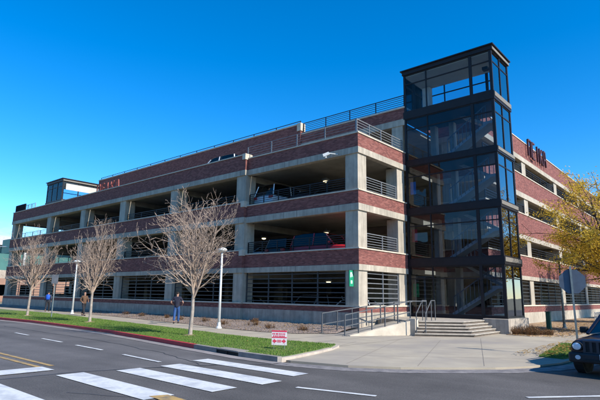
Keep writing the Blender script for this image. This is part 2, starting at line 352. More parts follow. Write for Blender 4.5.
# gravel bed against the garage
gedge=[(-60,-1.2),(-48,-.9),(-36,-1.0),(-30,-1.1),(-24,-1.6),(-18,-2.1),(-13,-2.75),(-9,-3.1),(-6.5,-3.7),(-3,-3.9),(-1.2,-3.5),(-.15,-2.2),(0.0,-1.9)]
gm=MB()
for i in range(len(gedge)-1):
    (x0,y0),(x1,y1)=gedge[i],gedge[i+1]
    ns=max(1,int((x1-x0)/1.0))
    for s in range(ns):
        a=s/ns;b=(s+1)/ns
        xa=x0+(x1-x0)*a; xb=x0+(x1-x0)*b; ya=y0+(y1-y0)*a; yb=y0+(y1-y0)*b
        for t in range(4):
            u0=t/4;u1=(t+1)/4
            def P(x,ye,u):
                y=ye+(-.1-ye)*u; z=.05+.22*min(1,u*1.3)+(.035*noise.noise(Vector((x*1.1,y*1.1,3))) if u>0 else 0); return (x,y,z)
            gm.quad(P(xa,ya,u0),P(xb,yb,u0),P(xb,yb,u1),P(xa,ya,u1))
struct(gm.build('gravel_bed',gravel))
def gz(x,y):
    for i in range(len(gedge)-1):
        (x0,y0),(x1,y1)=gedge[i],gedge[i+1]
        if x0<=x<=x1:
            ye=y0+(y1-y0)*(x-x0)/(x1-x0); u=(y-ye)/(-.1-ye); return .05+.22*min(1,u*1.3) if 0<=u<=1 else None
    return None
def rock(mb,x,y,z,s):
    n=len(mb.v); k=5
    for (r,h) in ((.6,0),(1,.4),(.55,.85)):
        for i in range(k):
            t=6.283*i/k+random.random()*.5; q=r*s*random.uniform(.75,1.2); mb.v.append((x+q*math.cos(t),y+q*math.sin(t),z+h*s*.8))
    for j in range(2):
        for i in range(k): mb.f.append((n+j*k+i,n+j*k+(i+1)%k,n+(j+1)*k+(i+1)%k,n+(j+1)*k+i))
    mb.f.append(tuple(n+2*k+i for i in range(k)))
st=MB()
k=0
while k<4200:
    x=random.uniform(-34,-.2); y=random.uniform(-4,-.2); z=gz(x,y)
    if z is None: continue
    rock(st,x,y,z-.01,random.choice([.015,.02,.02,.03,.035,.05])); k+=1
k=0
while k<350:
    x=random.uniform(5.9,8.2); y=random.uniform(4.6,22); rock(st,x,y,.05,random.choice([.02,.03,.04,.06])); k+=1
tag(st.build('loose_stones',stone_m),'loose stones scattered over the planting beds','stones',kind='stuff')
# planting bed on the sunny side
bed=[(5.62,4.15),(6.7,4.1),(7.4,5.0),(7.9,7.5),(8.2,12),(8.4,60),(3.0,60),(3.0,7.8),(5.62,7.76)]
struct(MB().prism(bed,-.03,.055).build('planting_bed',mulch))
def tuft(mb,x,y,z,h,n,spread=.5,w=.008):
    for i in range(n):
        a=random.uniform(0,6.28); l=h*random.uniform(.5,1.1); q=spread*l*random.random()
        b=(x+random.uniform(-.06,.06),y+random.uniform(-.06,.06),z); t=(b[0]+q*math.cos(a),b[1]+q*math.sin(a),z+l)
        m=len(mb.v); mb.v+=[(b[0]-w,b[1],b[2]),(b[0]+w,b[1],b[2]),t]; mb.f.append((m,m+1,m+2))
        for _ in range(2):
            s=random.uniform(.4,1); c=[b[j]+(t[j]-b[j])*s for j in range(3)]; e=.03
            m=len(mb.v); mb.v+=[tuple(c[j]+random.uniform(-e,e) for j in range(3)) for _ in range(3)]; mb.f.append((m,m+1,m+2))
# dry shrubs by the tower base
for i,(x,y,h,lab) in enumerate([(6.0,4.75,.42,'low dry brown shrub against the corner of the concrete tower base'),(6.55,4.95,.38,'low dry brown shrub in the middle of the row beside the tower base'),(7.0,5.5,.3,'smallest dry shrub at the pavement end of the bed by the tower'),(6.1,6.2,.4,'dry reddish shrub behind the others beside the tower wall')]):
    mb=MB()
    for _ in range(26):
        a=random.uniform(0,6.28); r=.36*math.sqrt(random.random()); tuft(mb,r*math.cos(a),r*math.sin(a),0,h*(1-.9*r*r),12,.7)
    tag(mb.build('dry_shrub',dry,loc=(x,y,.05)),lab,'shrub','dry shrubs beside the glass tower')
pl=[(-1.5,-2.6),(-3.4,-2.9),(-5.2,-2.2),(-7.2,-2.6),(-9.6,-1.9),(-12.0,-1.9),(-14.1,-1.5),(-17.2,-1.4),(-19.8,-1.1),(-6.2,-1.2)]
where=['closest to the ramp railing','second along the gravel from the ramp railing','in front of the wide corner opening','near the tall lamp post','behind the tallest bare tree','beside the person in the dark shirt','left of the person in the dark shirt','between two bare trees','farthest left in the gravel','close to the brick wall foot']
for i,(x,y) in enumerate(pl):
    mb=MB()
    for _ in range(8): tuft(mb,random.uniform(-.25,.25),random.uniform(-.2,.2),0,.28,12,.9)
    z=gz(x,y) or .1
    tag(mb.build('dry_grass_clump',dry,loc=(x,y,z-.02)),'brown dry grass clump in the gravel bed, '+where[i],'plant','dry clumps in the gravel bed')
fl=MB()
def leaflet(x,y,z,s):
    a=random.uniform(0,6.28); m=len(fl.v); q=[(math.cos(a+t)*s*random.uniform(.6,1),math.sin(a+t)*s*random.uniform(.6,1)) for t in (0,1.6,3.1,4.7)]
    fl.v+=[(x+dx,y+dy,z+random.uniform(0,.02)) for dx,dy in q]; fl.f.append((m,m+1,m+2,m+3))
for _ in range(5200):
    x=random.gauss(6.8,1.6); y=random.uniform(4,30)
    if (5.6 if y<8 else 3.2)<x<10.2: leaflet(x,y,.062 if x<8.4 else .04,.05)
for _ in range(900): leaflet(random.uniform(8.7,10.2),random.uniform(-4.4,2.2),.1,.045)
for _ in range(1400):
    x=random.uniform(-32,-.5); y=random.uniform(-4,-.3); z=gz(x,y)
    if z: leaflet(x,y,z+.02,.045)
for _ in range(60):
    x,y=random.uniform(-20,4),random.uniform(-10,-6)
    if inside((x,y),gpoly): leaflet(x,y,.17,.035)
tag(fl.build('fallen_leaves',fallen),'fallen orange brown leaves over the beds and lawn','leaves',kind='stuff')

# ---------------------------------------------------------------- garage
G=thing('parking_garage','three storey red brick and concrete parking garage with open decks','parking garage')
XL=-47.5; XS=-8.45; D1=5.06; WX=3.05; Y2=7.9; Y3=9.5; YE=60
colx=[-8.85,-16.1,-23.3,-30.3,-37.6]   # column centres on the long side
LV=[dict(c=3.04,b=3.34,t=4.20),dict(c=6.12,b=6.48,t=7.24),dict(c=9.18,b=9.52,t=10.33)]
WLV=[dict(c=3.05,b=3.33,t=4.8),dict(c=5.95,b=6.3,t=7.9),dict(c=9.1,b=9.48,t=10.95),dict(c=12.0,b=12.36,t=13.72)]
WCY=(17.6,26.6,35.6,44.6,53.6)
def band(nm,lev,x0,x1,y0,y1,face,dz=0.,lip=.05):
    """face: 'y' faces -Y, 'x' faces +X"""
    c,b,t=lev['c'],lev['b'],lev['t']+dz
    if face=='y':
        MB().box(x0,x1,y0,y1,b-.02,t-.07).build('brick_band',brick,G)
        MB().box(x0,x1+.03,y0-.03,y1+.02,c,b).build('concrete_beam',conc,G)
        MB().box(x0,x1+lip,y0-lip,y1+lip,t-.07,t).build('ledge',ledge_m,G)
    else:
        MB().box(x0,x1,y0,y1,b-.02,t-.07).build('brick_band',brick,G)
        MB().box(x0-.02,x1+.03,y0+.02,y1,c,b).build('concrete_beam',conc,G)
        MB().box(x0-lip,x1+lip,y0+.05,y1,t-.07,t).build('ledge',ledge_m,G)
for lv in LV:
    band('long',lv,XS,0,0,.3,'y')
    band('long',lv,XL,XS-.002,-.2,.28,'y',dz=.24)
    band('short',lv,-.3,0,.302,D1-.04,'x')
    band('end',lv,XL,XL+.28,.4,14,'x')
    
    # return block at the step of the ledge
    MB().box(XS-.25,XS+.04,-.27,.345,lv['t']-.12,lv['t']+.26).build('ledge_block',ledge_m,G)
jt=mat('joint_sealant',lin(.12,.11,.1),rough=.9)
for lv in LV:
    for i,x in enumerate([-4.2]+[c+3.6 for c in colx]+[c-.0 for c in colx]+[-42.5]):
        yy=-.031 if x>XS else -.231
        MB().box(x-.012,x+.012,yy-.002,yy+.03,lv['c'],lv['b']).build('joint',jt,G)
for lv in WLV:
    band('wing',lv,WX-.3,WX,Y3+.302,YE,'x')
    band('wing',lv,.06,WX,Y3,Y3+.3,'y')
MB().box(.06,WX,Y3,Y3+.3,.6,1.2).build('brick_band',brick,G); MB().box(.3,.8,Y3+.05,Y3+.6,1.2,12.1).build('column',conc,G)
# ground storey walls
MB().box(XS,0,0,.3,.93,1.2).build('brick_band',brick,G); MB().box(XL,XS-.002,-.2,.28,.93,1.2).build('brick_band',brick,G)
MB().box(XS,.05,-.05,.35,1.2,1.28).build('ledge',ledge_m,G); MB().box(XL,XS-.002,-.25,.33,1.2,1.28).build('ledge',ledge_m,G)
MB().box(XS,.02,-.02,.32,-.1,.93).build('plinth',plinth_m,G); MB().box(XL,XS-.002,-.22,.3,-.1,.93).build('plinth',plinth_m,G)
MB().box(-.3,0,.302,D1-.04,.93,1.2).build('brick_band',brick,G); MB().box(-.35,.05,.352,D1-.04,1.2,1.28).build('ledge',ledge_m,G); MB().box(-.32,.02,.322,D1-.04,-.1,.93).build('plinth',conc,G)
MB().box(WX-.3,WX,Y3+.302,YE,.8,1.22).build('brick_band',brick,G); MB().box(WX-.35,WX+.05,Y3+.302,YE,1.22,1.31).build('ledge',ledge_m,G); MB().box(WX-.32,WX+.02,Y3+.302,YE,-.1,.8).build('plinth',conc,G)
MB().box(XL,XL+.28,.4,14,-.1,1.2).build('brick_band',brick,G)
# columns
def column(x0,x1,y0,y1,z0,z1): MB().box(x0,x1,y0,y1,z0,z1).build('column',conc,G,bevel=.015)
tops=[(1.22,3.06),(4.1,6.14),(7.14,9.2)]
for z0,z1 in tops:
    column(-.86,-.05,.05,.85,z0,z1)
    column(-.8,-.06,D1-.95,D1-.1,z0,z1)
    for x in colx: column(x-.43,x+.42,-.14,.75,z0,z1)
    column(XL+.05,XL+.8,-.14,.75,z0,z1)
    column(XL+.05,XL+.8,7,7.8,z0,z1)
    for x in [0.]+colx+[-45.5]:
        for y in (11.5,18.5,30): 
            column(x-.35,x+.25,y,y+.6,z0-.9 if z0>2 else 0,z1+.1)
for z0,z1 in [(1.25,3.07),(4.75,5.97),(7.85,9.12),(10.9,12.02)]:
    for y in WCY: column(WX-1.25,WX-.05,y,y+.9,z0,z1)
# pilaster strips beside the corner below ground sill
# slabs
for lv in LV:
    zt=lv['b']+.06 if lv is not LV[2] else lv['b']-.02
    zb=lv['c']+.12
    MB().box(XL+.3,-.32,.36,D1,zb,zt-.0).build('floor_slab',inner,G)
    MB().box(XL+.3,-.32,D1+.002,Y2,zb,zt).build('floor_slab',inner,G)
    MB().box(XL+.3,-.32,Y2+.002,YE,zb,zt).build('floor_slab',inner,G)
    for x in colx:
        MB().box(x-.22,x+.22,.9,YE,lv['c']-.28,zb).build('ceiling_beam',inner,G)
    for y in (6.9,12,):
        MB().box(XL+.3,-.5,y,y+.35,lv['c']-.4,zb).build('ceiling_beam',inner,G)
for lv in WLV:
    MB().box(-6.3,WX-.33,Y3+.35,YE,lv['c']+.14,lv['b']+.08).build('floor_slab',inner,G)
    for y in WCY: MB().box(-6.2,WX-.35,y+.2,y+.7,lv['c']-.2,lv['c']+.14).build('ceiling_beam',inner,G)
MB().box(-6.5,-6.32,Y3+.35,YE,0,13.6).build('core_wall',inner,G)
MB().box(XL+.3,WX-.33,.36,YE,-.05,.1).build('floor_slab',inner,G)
# sloping ramps and core walls inside
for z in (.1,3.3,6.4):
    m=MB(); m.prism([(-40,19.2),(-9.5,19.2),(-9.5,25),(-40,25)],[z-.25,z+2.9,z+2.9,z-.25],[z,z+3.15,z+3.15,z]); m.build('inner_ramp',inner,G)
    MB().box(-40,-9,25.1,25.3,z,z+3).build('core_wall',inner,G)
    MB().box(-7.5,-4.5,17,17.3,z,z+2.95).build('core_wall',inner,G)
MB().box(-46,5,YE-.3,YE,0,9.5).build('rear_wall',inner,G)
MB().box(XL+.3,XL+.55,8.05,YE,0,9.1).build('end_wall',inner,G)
# rails
def rail(pts,z0,z1,n,mt,spacing=1.25,name='railing',r=.014):
    m=MB()
    for i in range(len(pts)-1):
        a=Vector(pts[i]).to_3d();b=Vector(pts[i+1]).to_3d(); Ln=(b-a).length; k=max(1,round(Ln/spacing))
        for j in range(k+1):
            p=a+(b-a)*j/k; m.obox((p.x,p.y,z0-.02),(p.x,p.y,z1),.05,.05,up=Vector((0,1,0)))
        for j in range(n):
            z=z0+(z1-z0)*(j+1)/n; rr=r*(1.6 if j==n-1 else 1); m.obox((a.x,a.y,z-rr),(b.x,b.y,z-rr),rr*2,rr*2)
    return m.build(name,mt,G)
for i,lv in enumerate(LV):
    z=lv['t']; 
    if i<2:
        rail([(-.15,.95),(-.15,D1-1.0)],z,z+.82,6,steel_g); rail([(XS+.1,.2),(-.95,.2)],z,z+.72,6,steel_d)  # long-side rails are the same rails, their shade put into darker steel
        xs=[XL+.85]+sorted(colx)
        for j in range(len(xs)-1):
            rail([(xs[j]+.47,.12),(xs[j+1]-.47,.12)],z+.24,z+.8,4,steel_d,2.2)
    else:
        rail([(-.15,.12),(-.15,D1-.1)],z,z+.78,5,steel_g); rail([(XS-.15,.12),(-.2,.12)],z,z+.78,5,steel_g,2.0,r=.007)
for lv in WLV[:3]:
    ys=[Y3+.4]+list(WCY)
    for j in range(len(ys)-1): rail([(WX-.12,ys[j]+(.95 if j else 0)),(WX-.12,ys[j+1]-.05)],lv['t'],lv['t']+.7,4,steel_d,2.2)
# ground floor horizontal bar grilles
def grille(a,b,z0,z1,n,name='bar_grille',mt=steel_dd):
    m=MB(); a=Vector(a).to_3d();b=Vector(b).to_3d(); Ln=(b-a).length; k=max(1,round(Ln/1.9))
    for j in range(k+1):
        p=a+(b-a)*j/k; m.obox((p.x,p.y,z0),(p.x,p.y,z1),.06,.06,up=Vector((0,1,0)))
    for j in range(n):
        z=z0+(z1-z0)*(j+.5)/n; m.obox((a.x,a.y,z),(b.x,b.y,z),.03,.045)
    return m.build(name,mt,G)
grille((-.15,.9),(-.15,D1-1.0),1.28,3.04,7,mt=steel_g)
grille((XS+.1,.2),(-.95,.2),1.28,3.04,7)
xs=[XL+.85]+sorted(colx)
for j in range(len(xs)-1): grille((xs[j]+.47,.12),(xs[j+1]-.47,.12),1.28,3.04,7)
ys=[Y3+.4]+list(WCY)
for j in range(len(ys)-1): grille((WX-.14,ys[j]+(.95 if j else 0)),(WX-.14,ys[j+1]-.05),1.31,3.05,7)
# dark conduit on shaded side of bay end: stair landing frame
# upper deck set back from the long side
XU=-38.2; XM=-8.35
MB().box(XM,0,D1,D1+.3,12.5,13.2).build('brick_band',brick,G); MB().box(XM,.02,D1-.03,D1+.32,12.1,12.5).build('concrete_beam',conc,G); MB().box(XM,.05,D1-.05,D1+.35,13.2,13.3).build('ledge',ledge_m,G)
MB().box(-.3,0,D1+.302,Y3-.1,12.5,13.23).build('brick_band',brick,G); MB().box(-.35,.05,D1+.352,Y3-.1,13.23,13.3).build('ledge',ledge_m,G)
MB().box(XU,XM-.002,D1-.1,D1+.28,12.3,13.96).build('brick_band',brick,G); MB().box(XU,XM-.002,D1-.13,D1+.3,12.0,12.3).build('concrete_beam',conc,G); MB().box(XU,XM-.002,D1-.15,D1+.33,13.96,14.06).build('ledge',ledge_m,G)
MB().box(XM-.3,XM+.06,D1-.17,D1+.36,13.5,14.09).build('ledge_block',ledge_m,G)
MB().box(XU,-.32,D1+.34,Y3+.3,12.2,12.45).box(XU,-6.6,Y3+.3,40,12.2,12.45).build('floor_slab',inner,G)
for x in (-.5,)+tuple(colx): MB().box(x-.4,x+.35,D1+.02,D1+.7,9.5,12.1).build('column',conc,G)
MB().box(XU,XU+.2,D1+.4,40,9.5,12.2).build('core_wall',inner,G); MB().box(XU,-6.6,12,12.2,9.5,12.2).build('core_wall',inner,G)
rail([(XM+.1,D1+.12),(-.05,D1+.12)],13.3,14.1,6,steel_d,2.05)
rail([(XU+.1,D1+.12),(XM-.2,D1+.12)],14.06,14.35,1,steel_d,2.4)
# roof rails near the far corner
rail([(XL+.3,.1),(-42.2,.1)],10.57,11.2,4,steel_g,1.0,r=.012)
MB().box(-47.3,-44.5,-.1,.0,10.57,11.35).build('screen_panel',mat('black_panel',lin(.012,.012,.014),rough=.95,spec=.1),G)
# floodlight arm
fl_=thing('floodlight','white security floodlight on a short arm at the top deck beam near the corner','floodlight',(-1.3,-.03,9.28))
MB().tube((0,0,0),(-.35,-.35,.05),.03).build('arm',steel_w,fl_); MB().obox((-.35,-.3,.05),(-.62,-.48,-.08),.2,.16).tube((-.5,-.42,-.05),(-.5,-.42,-.2),.07,.05).build('lamp_head',steel_w,fl_)
# projecting sign on the corner column
s=thing('projecting_sign','narrow bright green blade sign with white marks on the corner column','sign',(-.30,0,2.22))
gsg=mat('green_sign',lin(.015,.3,.15),lin(.01,.24,.12),scale=4,rough=.5)
MB().prism([(-.1,-.32),(-.05,-.32),(-.05,.04),(-.1,.04)],0,.8).build('panel',gsg,s)
wm=MB().box(-.046,-.043,-.26,-.18,.45,.7).box(-.046,-.043,-.18,-.10,.62,.7).box(-.046,-.043,-.14,-.06,.48,.62).box(-.046,-.043,-.22,-.08,.14,.3)
wm.box(-.105,-.102,-.26,-.18,.45,.7).box(-.105,-.102,-.22,-.08,.14,.3); wm.build('white_marks',mat('sign_white',lin(.6,.85,.72),rough=.5),s)
MB().obox((-.08,.05,.8),(-.08,.0,.8),.04,.04).build('bracket',steel_d,s)

# ---------------------------------------------------------------- stair towers
def tower(T,X0,X1,Y0,Y1,zs,topz,mull,nmull,glassF,glassN,glassTop,pf):
    """zs list of (band bottom, band top); glazed storeys between them"""
    n=len(zs)
    for i,(a,b) in enumerate(zs):
        o=.04 if i else .0
        MB().box(X0-o,X1+o,Y0-o,Y1+o,a,b).build('floor_band',pf,T)
        MB().box(X1+o+.002,X1+o+.03,Y0+.02,Y1-.02,a+(b-a)*.35,b-.04).build('sunlit_strip',steel_sun,T)  # strip paints the sunlit look of the steel on the narrow side
    zt=topz
    MB().box(X1+.072,X1+.09,Y0-.03,Y1+.02,zt-.25,zt-.1).build('sunlit_strip',steel_sun,T)  # same painted sunlight on the roof edge
    MB().box(X0-.05,X1+.07,Y0-.07,Y1+.05,zt-.26,zt-.03).box(X0-.14,X1+.16,Y0-.16,Y1+.1,zt-.03,zt+.04).build('roof',pf,T)
    MB().box(X0+.07,X1-.08,Y0+.08,Y1-.07,zt-.36,zt-.262).build('ceiling',beige,T)
    for a,b in zs: MB().box(X0+.1,X1-.12,Y0+.12,Y1-.12,b,b+.02).build('floor_finish',conc,T)
    lv=[(zs[i][1],zs[i+1][0]) for i in range(n-1)]+[(zs[-1][1],zt-.26)]
    for i,(a,b) in enumerate(lv):
        fr=MB(); t=a+(b-a)*.74
        def fwall(y):
            for x,w in mull: fr.box(x-w/2,x+w/2,y-.05,y+.05,a,b)
            for j in range(len(mull)-1):
                xa=mull[j][0]+mull[j][1]/2; xb=mull[j+1][0]-mull[j+1][1]/2; fr.box(xa,xb,y-.035,y+.035,t-.03,t+.03); fr.box(xa,xb,y-.04,y+.04,a,a+.06); fr.box(xa,xb,y-.04,y+.04,b-.06,b)
        def nwall(x):
            for k,(y,w) in enumerate(nmull): 
                if 0<k: fr.box(x-.05,x+.05,y-w/2,y+w/2,a,b)
            for j in range(len(nmull)-1):
                ya=nmull[j][0]+max(.05,nmull[j][1]/2); yb=nmull[j+1][0]-nmull[j+1][1]/2; fr.box(x-.035,x+.035,ya,yb,t-.03,t+.03); fr.box(x-.04,x+.04,ya,yb,a,a+.06); fr.box(x-.04,x+.04,ya,yb,b-.06,b)
        fwall(Y0+.05); nwall(X1-.052)
        last=(i==len(lv)-1)
        gF=glassTop if last else glassF
        if last: nwall(X0+.052); fwall(Y1-.05)
        fr.build('mullions',pf,T)
        MB().box(X0+.02,X1-.02,Y0+.04,Y0+.06,a,b).build('glass_wall',gF,T)
        MB().box(X1-.062,X1-.042,Y0+.07,Y1-.02,a,b).build('glass_wall',glassN,T)
        if last:
            MB().box(X0+.042,X0+.062,Y0+.07,Y1-.07,a,b).build('glass_wall',glassTop,T); MB().box(X0+.07,X1-.07,Y1-.06,Y1-.04,a,b).build('glass_wall',glassTop,T)
    return lv
T=thing('stair_tower','tall dark steel and glass stair tower at the corner above the entrance steps','stair tower')
TX0,TX1,TY0,TY1=.0,5.45,5.06,7.75
MB().box(.02,4.35,5.0,TY1-.3,-.1,.66).build('base',conc,T)
MB().box(4.352,5.62,4.62,TY1+.05,-.1,.74).build('base',plinth_m,T,bevel=.02)
lv=tower(T,TX0,TX1,TY0,TY1,[(.66,.80),(3.46,3.87),(6.46,6.83),(9.43,9.76),(12.42,12.88)],15.56,[(.06,.12),(1.5,.06),(4.22,.16),(5.37,.16)],[(5.14,.16),(6.35,.07),(7.67,.14)],glass,glass_n,glass_top,steel_d)
# interior: stair flights, posts, landings
pal=mat('painted_stair',lin(.6,.58,.54),lin(.5,.48,.45),scale=2,rough=.7)
for i in range(4):
    z0=[.8,3.87,6.83,9.76][i]; z1=[3.87,6.83,9.76,12.88][i]; zm=(z0+z1)/2
    m=MB()
    m.obox((4.9,6.0,zm),(2.4,6.0,z0+.05),.95,.16); m.obox((4.9,7.1,zm),(2.4,7.1,z1-.1),.95,.16); m.box(4.6,5.35,5.5,7.6,zm-.1,zm+.05)
    m.build('stair_flight',pal,T)
    m=MB()
    for (ya,za) in ((5.52,z0),(7.58,z1)):
        for k in range(11):
            t=k/10; x=4.8-2.3*t; zz=zm+(za-zm)*t; m.obox((x,ya,zz),(x,ya,zz+1),.03,.03,up=Vector((0,1,0)))
        m.obox((4.8,ya,zm+1),(2.5,ya,za+1),.05,.05)
    m.build('stair_railing',steel_g,T)
    MB().box(.65,1.0,7.2,7.6,z0,z1-.4).box(1.9,2.2,7.2,7.6,z0,z1-.4).build('inner_post',conc,T)
MB().box(.2,.7,7.2,7.6,12.9,15.15).build('lift_shaft',pal,T)
m=MB()
for x in (1.6,2.6,3.6,4.6): m.obox((x,7.4,12.88),(x,7.4,13.95),.04,.04,up=Vector((0,1,0)))
for z in (13.2,13.5,13.8,13.95): m.obox((1.4,7.4,z),(5.2,7.4,z),.03,.03)
m.build('landing_railing',steel_g,T)
MB().box(4.6,4.9,5.9,6.2,14.62,14.8).build('ceiling_lamp',steel_d,T)
# doors of the ground floor lobby
m=MB()
for x0 in (.35,.95): m.box(x0,x0+.04,5.16,5.2,.8,2.9).box(x0+.54,x0+.58,5.16,5.2,.8,2.9).box(x0+.04,x0+.54,5.16,5.2,2.86,2.9).box(x0+.04,x0+.54,5.16,5.2,.8,1.0)
m.build('entrance_door',steel_g,T)
# coloured level plates in the tower
for z,c,nm in ((1.75,lin(.04,.5,.16),'green'),(4.9,lin(.8,.05,.06),'red'),(7.75,lin(.05,.3,.85),'blue')):
    pm=mat('plate_'+nm,c,rough=.5)
    o=MB().box(.16,.5,5.3,5.36,z,z+.75).build('level_plate',pm,T); o['label']='%s level plate behind the tower glass'%nm
# far tower on the left roof corner
F=thing('roof_pavilion','small glass stair pavilion on the roof at the far left end of the garage','stair pavilion')
tower(F,-41.9,-38.0,1.0,6.2,[(9.5,9.9),(10.9,11.25)],13.5,[(-41.84,.12),(-40.6,.06),(-39.3,.06),(-38.08,.16)],[(1.08,.16),(2.7,.08),(4.4,.08),(6.1,.14)],glass_top,glass_top,glass_top,steel_d)
MB().box(-37.94,-37.9,1.3,6.0,12.35,13.0).build('side_panel',beige,F)

# red lettering-like steel frames on the roof edges
def frames(name,label,org,ax,mt,shapes,w,h,pitch,th=.07):
    o=thing(name,label,'roof sign',org)
    for i,sh in enumerate(shapes):
        m=MB()
        for (a,b,c,d) in sh:
            p=Vector(ax)*(i*pitch+a*w); q=Vector(ax)*(i*pitch+c*w); p.z=b*h; q.z=d*h; m.obox(p,q,th,th)
        m.build('steel_frame',mt,o)
    return o
arch=[(0,0,0,1),(1,0,1,1),(0,1,1,1)]; Hh=[(0,0,0,1),(0,1,.9,1),(0,.5,.8,.5),(0,0,.9,0)]; post=[(.5,0,.5,1)]; K=[(0,0,0,1),(0,.45,1,1),(.2,.5,1,0)]; A=[(0,0,.2,1),(1,0,.8,1),(.2,1,.8,1),(.1,.45,.9,.45)]
frames('roof_sign_frame','row of red steel letter frames on the roof edge of the shaded long side',(-28.4,.05,10.55),(1,0,0),red_steel,[arch,Hh,post,K,A],.5,.72,.82,.08)
frames('roof_sign_frame','row of maroon steel letter frames on the roof edge of the sunlit wing',(WX+.18,18.8,12.72),(0,1,0),maroon,[arch,Hh,post,K,A],.72,1.3,1.02,.13)

# ---------------------------------------------------------------- steps, ramp, rails
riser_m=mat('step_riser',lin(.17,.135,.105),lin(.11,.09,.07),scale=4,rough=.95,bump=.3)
tread_m=mat('step_tread',lin(.42,.375,.31),lin(.3,.265,.22),scale=3,rough=.9,bump=.2)
S=thing('entrance_steps','five wide concrete steps wrapping the corner in front of the glass tower','steps')
bot=[(3.12,-.25),(5.15,1.45),(5.15,4.6)]; top=[(2.85,.75),(4.25,2.2),(4.3,4.6)]
for k in range(5):
    t=k/4.6; q=[(bot[i][0]*(1-t)+top[i][0]*t,bot[i][1]*(1-t)+top[i][1]*t) for i in range(3)]
    z1=.03+.126*(k+1)
    MB().prism([q[0],q[1],q[2],(2.6,4.6),(2.6,1.15)],-.02 if k==0 else .03+.126*k-.002,z1-.045).build('riser',riser_m,S)
    d1=(Vector(q[1])-Vector(q[0])).normalized(); o1=Vector((d1.y,-d1.x))*.035; e0=Vector(q[0])+o1; e1=Vector(q[1])+o1+Vector((.035,0)); e2=Vector(q[2])+Vector((.035,0))
    MB().prism([tuple(e0),tuple(e1),tuple(e2),(2.6,4.6),(2.6,1.15)],z1-.045,z1).build('tread',tread_m,S,bevel=.006)
MB().prism([(.03,1.6),(1.45,.9),(2.66,.3),(2.62,1.1),(2.62,4.6),(4.3,4.603),(4.3,5.0),(.03,5.0)],0,.665).build('landing',conc,S)
RP=thing('entrance_ramp','sloping pale concrete ramp with steel handrails beside the entrance steps','ramp')
P0=Vector((1.25,-2.56));P1=Vector((2.76,.18)); nn=Vector((-.876,.483))
Q0=P0+nn*1.5;Q1=P1+nn*1.5
def lowp(a,b,w): d=(b-a).normalized(); return Vector((-d.y,d.x))*w
MB().prism([tuple(P0+nn*.22),tuple(P1+nn*.22),tuple(Q1),tuple(Q0)],0,[.04,.6,.6,.04]).build('ramp_surface',sidewalk,RP)
MB().prism([tuple(P0),tuple(P1),tuple(P1+nn*.215),tuple(P0+nn*.215)],0,[.06,.68,.68,.06]).build('ramp_wall',ledge_m,RP)
MB().box(2.66,2.98,.12,.42,0,.78).build('pier',ledge_m,RP,bevel=.02)
def hrail(p,q,za,zb,h,n,nm,ext=None):
    m=MB(); 
    for i in range(n):
        t=i/(n-1); a=p+(q-p)*t; z=za+(zb-za)*t; m.obox((a.x,a.y,z),(a.x,a.y,z+h),.045,.045,up=Vector((0,1,0)))
    for hh in (h,h*.45): m.obox((p.x,p.y,za+hh),(q.x,q.y,zb+hh),.04,.04)
    m.obox((p.x-.08,p.y-.08,za+.01),(p.x+.08,p.y+.08,za+.01),.12,.02)
    if ext: m.obox((q.x,q.y,zb+h),(ext[0],ext[1],zb+h),.04,.04)
    m.build(nm,steel_rail,RP)
hrail(P0+nn*.1-Vector((.1,.18)),P1+nn*.1,.03,.66,.9,6,'handrail',(3.1,1.0))
hrail(Q0+Vector((-.35,-.6)),Q1,.05,.6,.9,6,'handrail',(1.5,2.6))
m=MB()
for off in (0,.32):
    a=Vector((3.12+off,-.05+off*.8,.1)); b=Vector((2.9+off,1.0+off*.8,.67)); c=b+Vector((-.05,.5,0))
    m.tube(a,a+Vector((0,0,.9)),.022).tube(b,b+Vector((0,0,.92)),.022).tube(a+Vector((0,0,.9)),b+Vector((0,0,.92)),.024).tube(b+Vector((0,0,.92)),c+Vector((0,0,.92)),.024).tube(c+Vector((0,0,.92)),c,.022)
m.build('stair_handrail',steel_rail,S)

# ---------------------------------------------------------------- lamps, poles, signs
def lamp(x,y,h,lab):
    o=thing('street_lamp',lab,'street lamp',(x,y,.03),0,'white lamp posts along the pavement')
    MB().tube((0,0,0),(0,0,h-.25),.075,.05,10).build('pole',steel_w,o,smooth=True)
    MB().lathe((0,0,0),[(.15,0),(.15,.06),(.1,.1),(.08,.3)]).build('base',steel_w,o)
    MB().lathe((0,0,h-.27),[(.06,0),(.1,.05),(.25,.1),(.26,.16),(.2,.23),(.08,.27)]).build('lamp_head',steel_w,o,smooth=True)
    return o
lamp(-5.95,-3.9,4.12,'tall white lamp post beside the largest bare tree')
lamp(-25.7,-2.35,4.25,'white lamp post left of the middle bare tree near the walking person in brown')
o=lamp(6.3,12.2,4.2,'grey lamp post on the sunny side right of the tower'); 
for c in o.children: c.data.materials.clear(); c.data.materials.append(steel_pole)
o=thing('roadside_pole','pale green pole at the far left edge of the lawn','pole',(-50,1.9,0))
MB().tube((0,0,0),(.2,0,7.4),.09,.07).build('pole',mat('pale_green',lin(.45,.52,.42)),o); MB().lathe((0,0,0),[(.2,0),(.2,.1),(.1,.2)]).build('base',steel_w,o)
o=thing('small_road_sign','grey back of a small road sign on a thin post in the lawn','sign',(-19.6,-6.5,.1))
MB().obox((0,0,0),(0,0,2.6),.06,.05,up=Vector((0,1,0))).build('post',steel_pole,o)
MB().box(-.22,.22,-.05,-.03,2.15,2.72).build('sign_plate',steel_g,o,rotz=R(35))
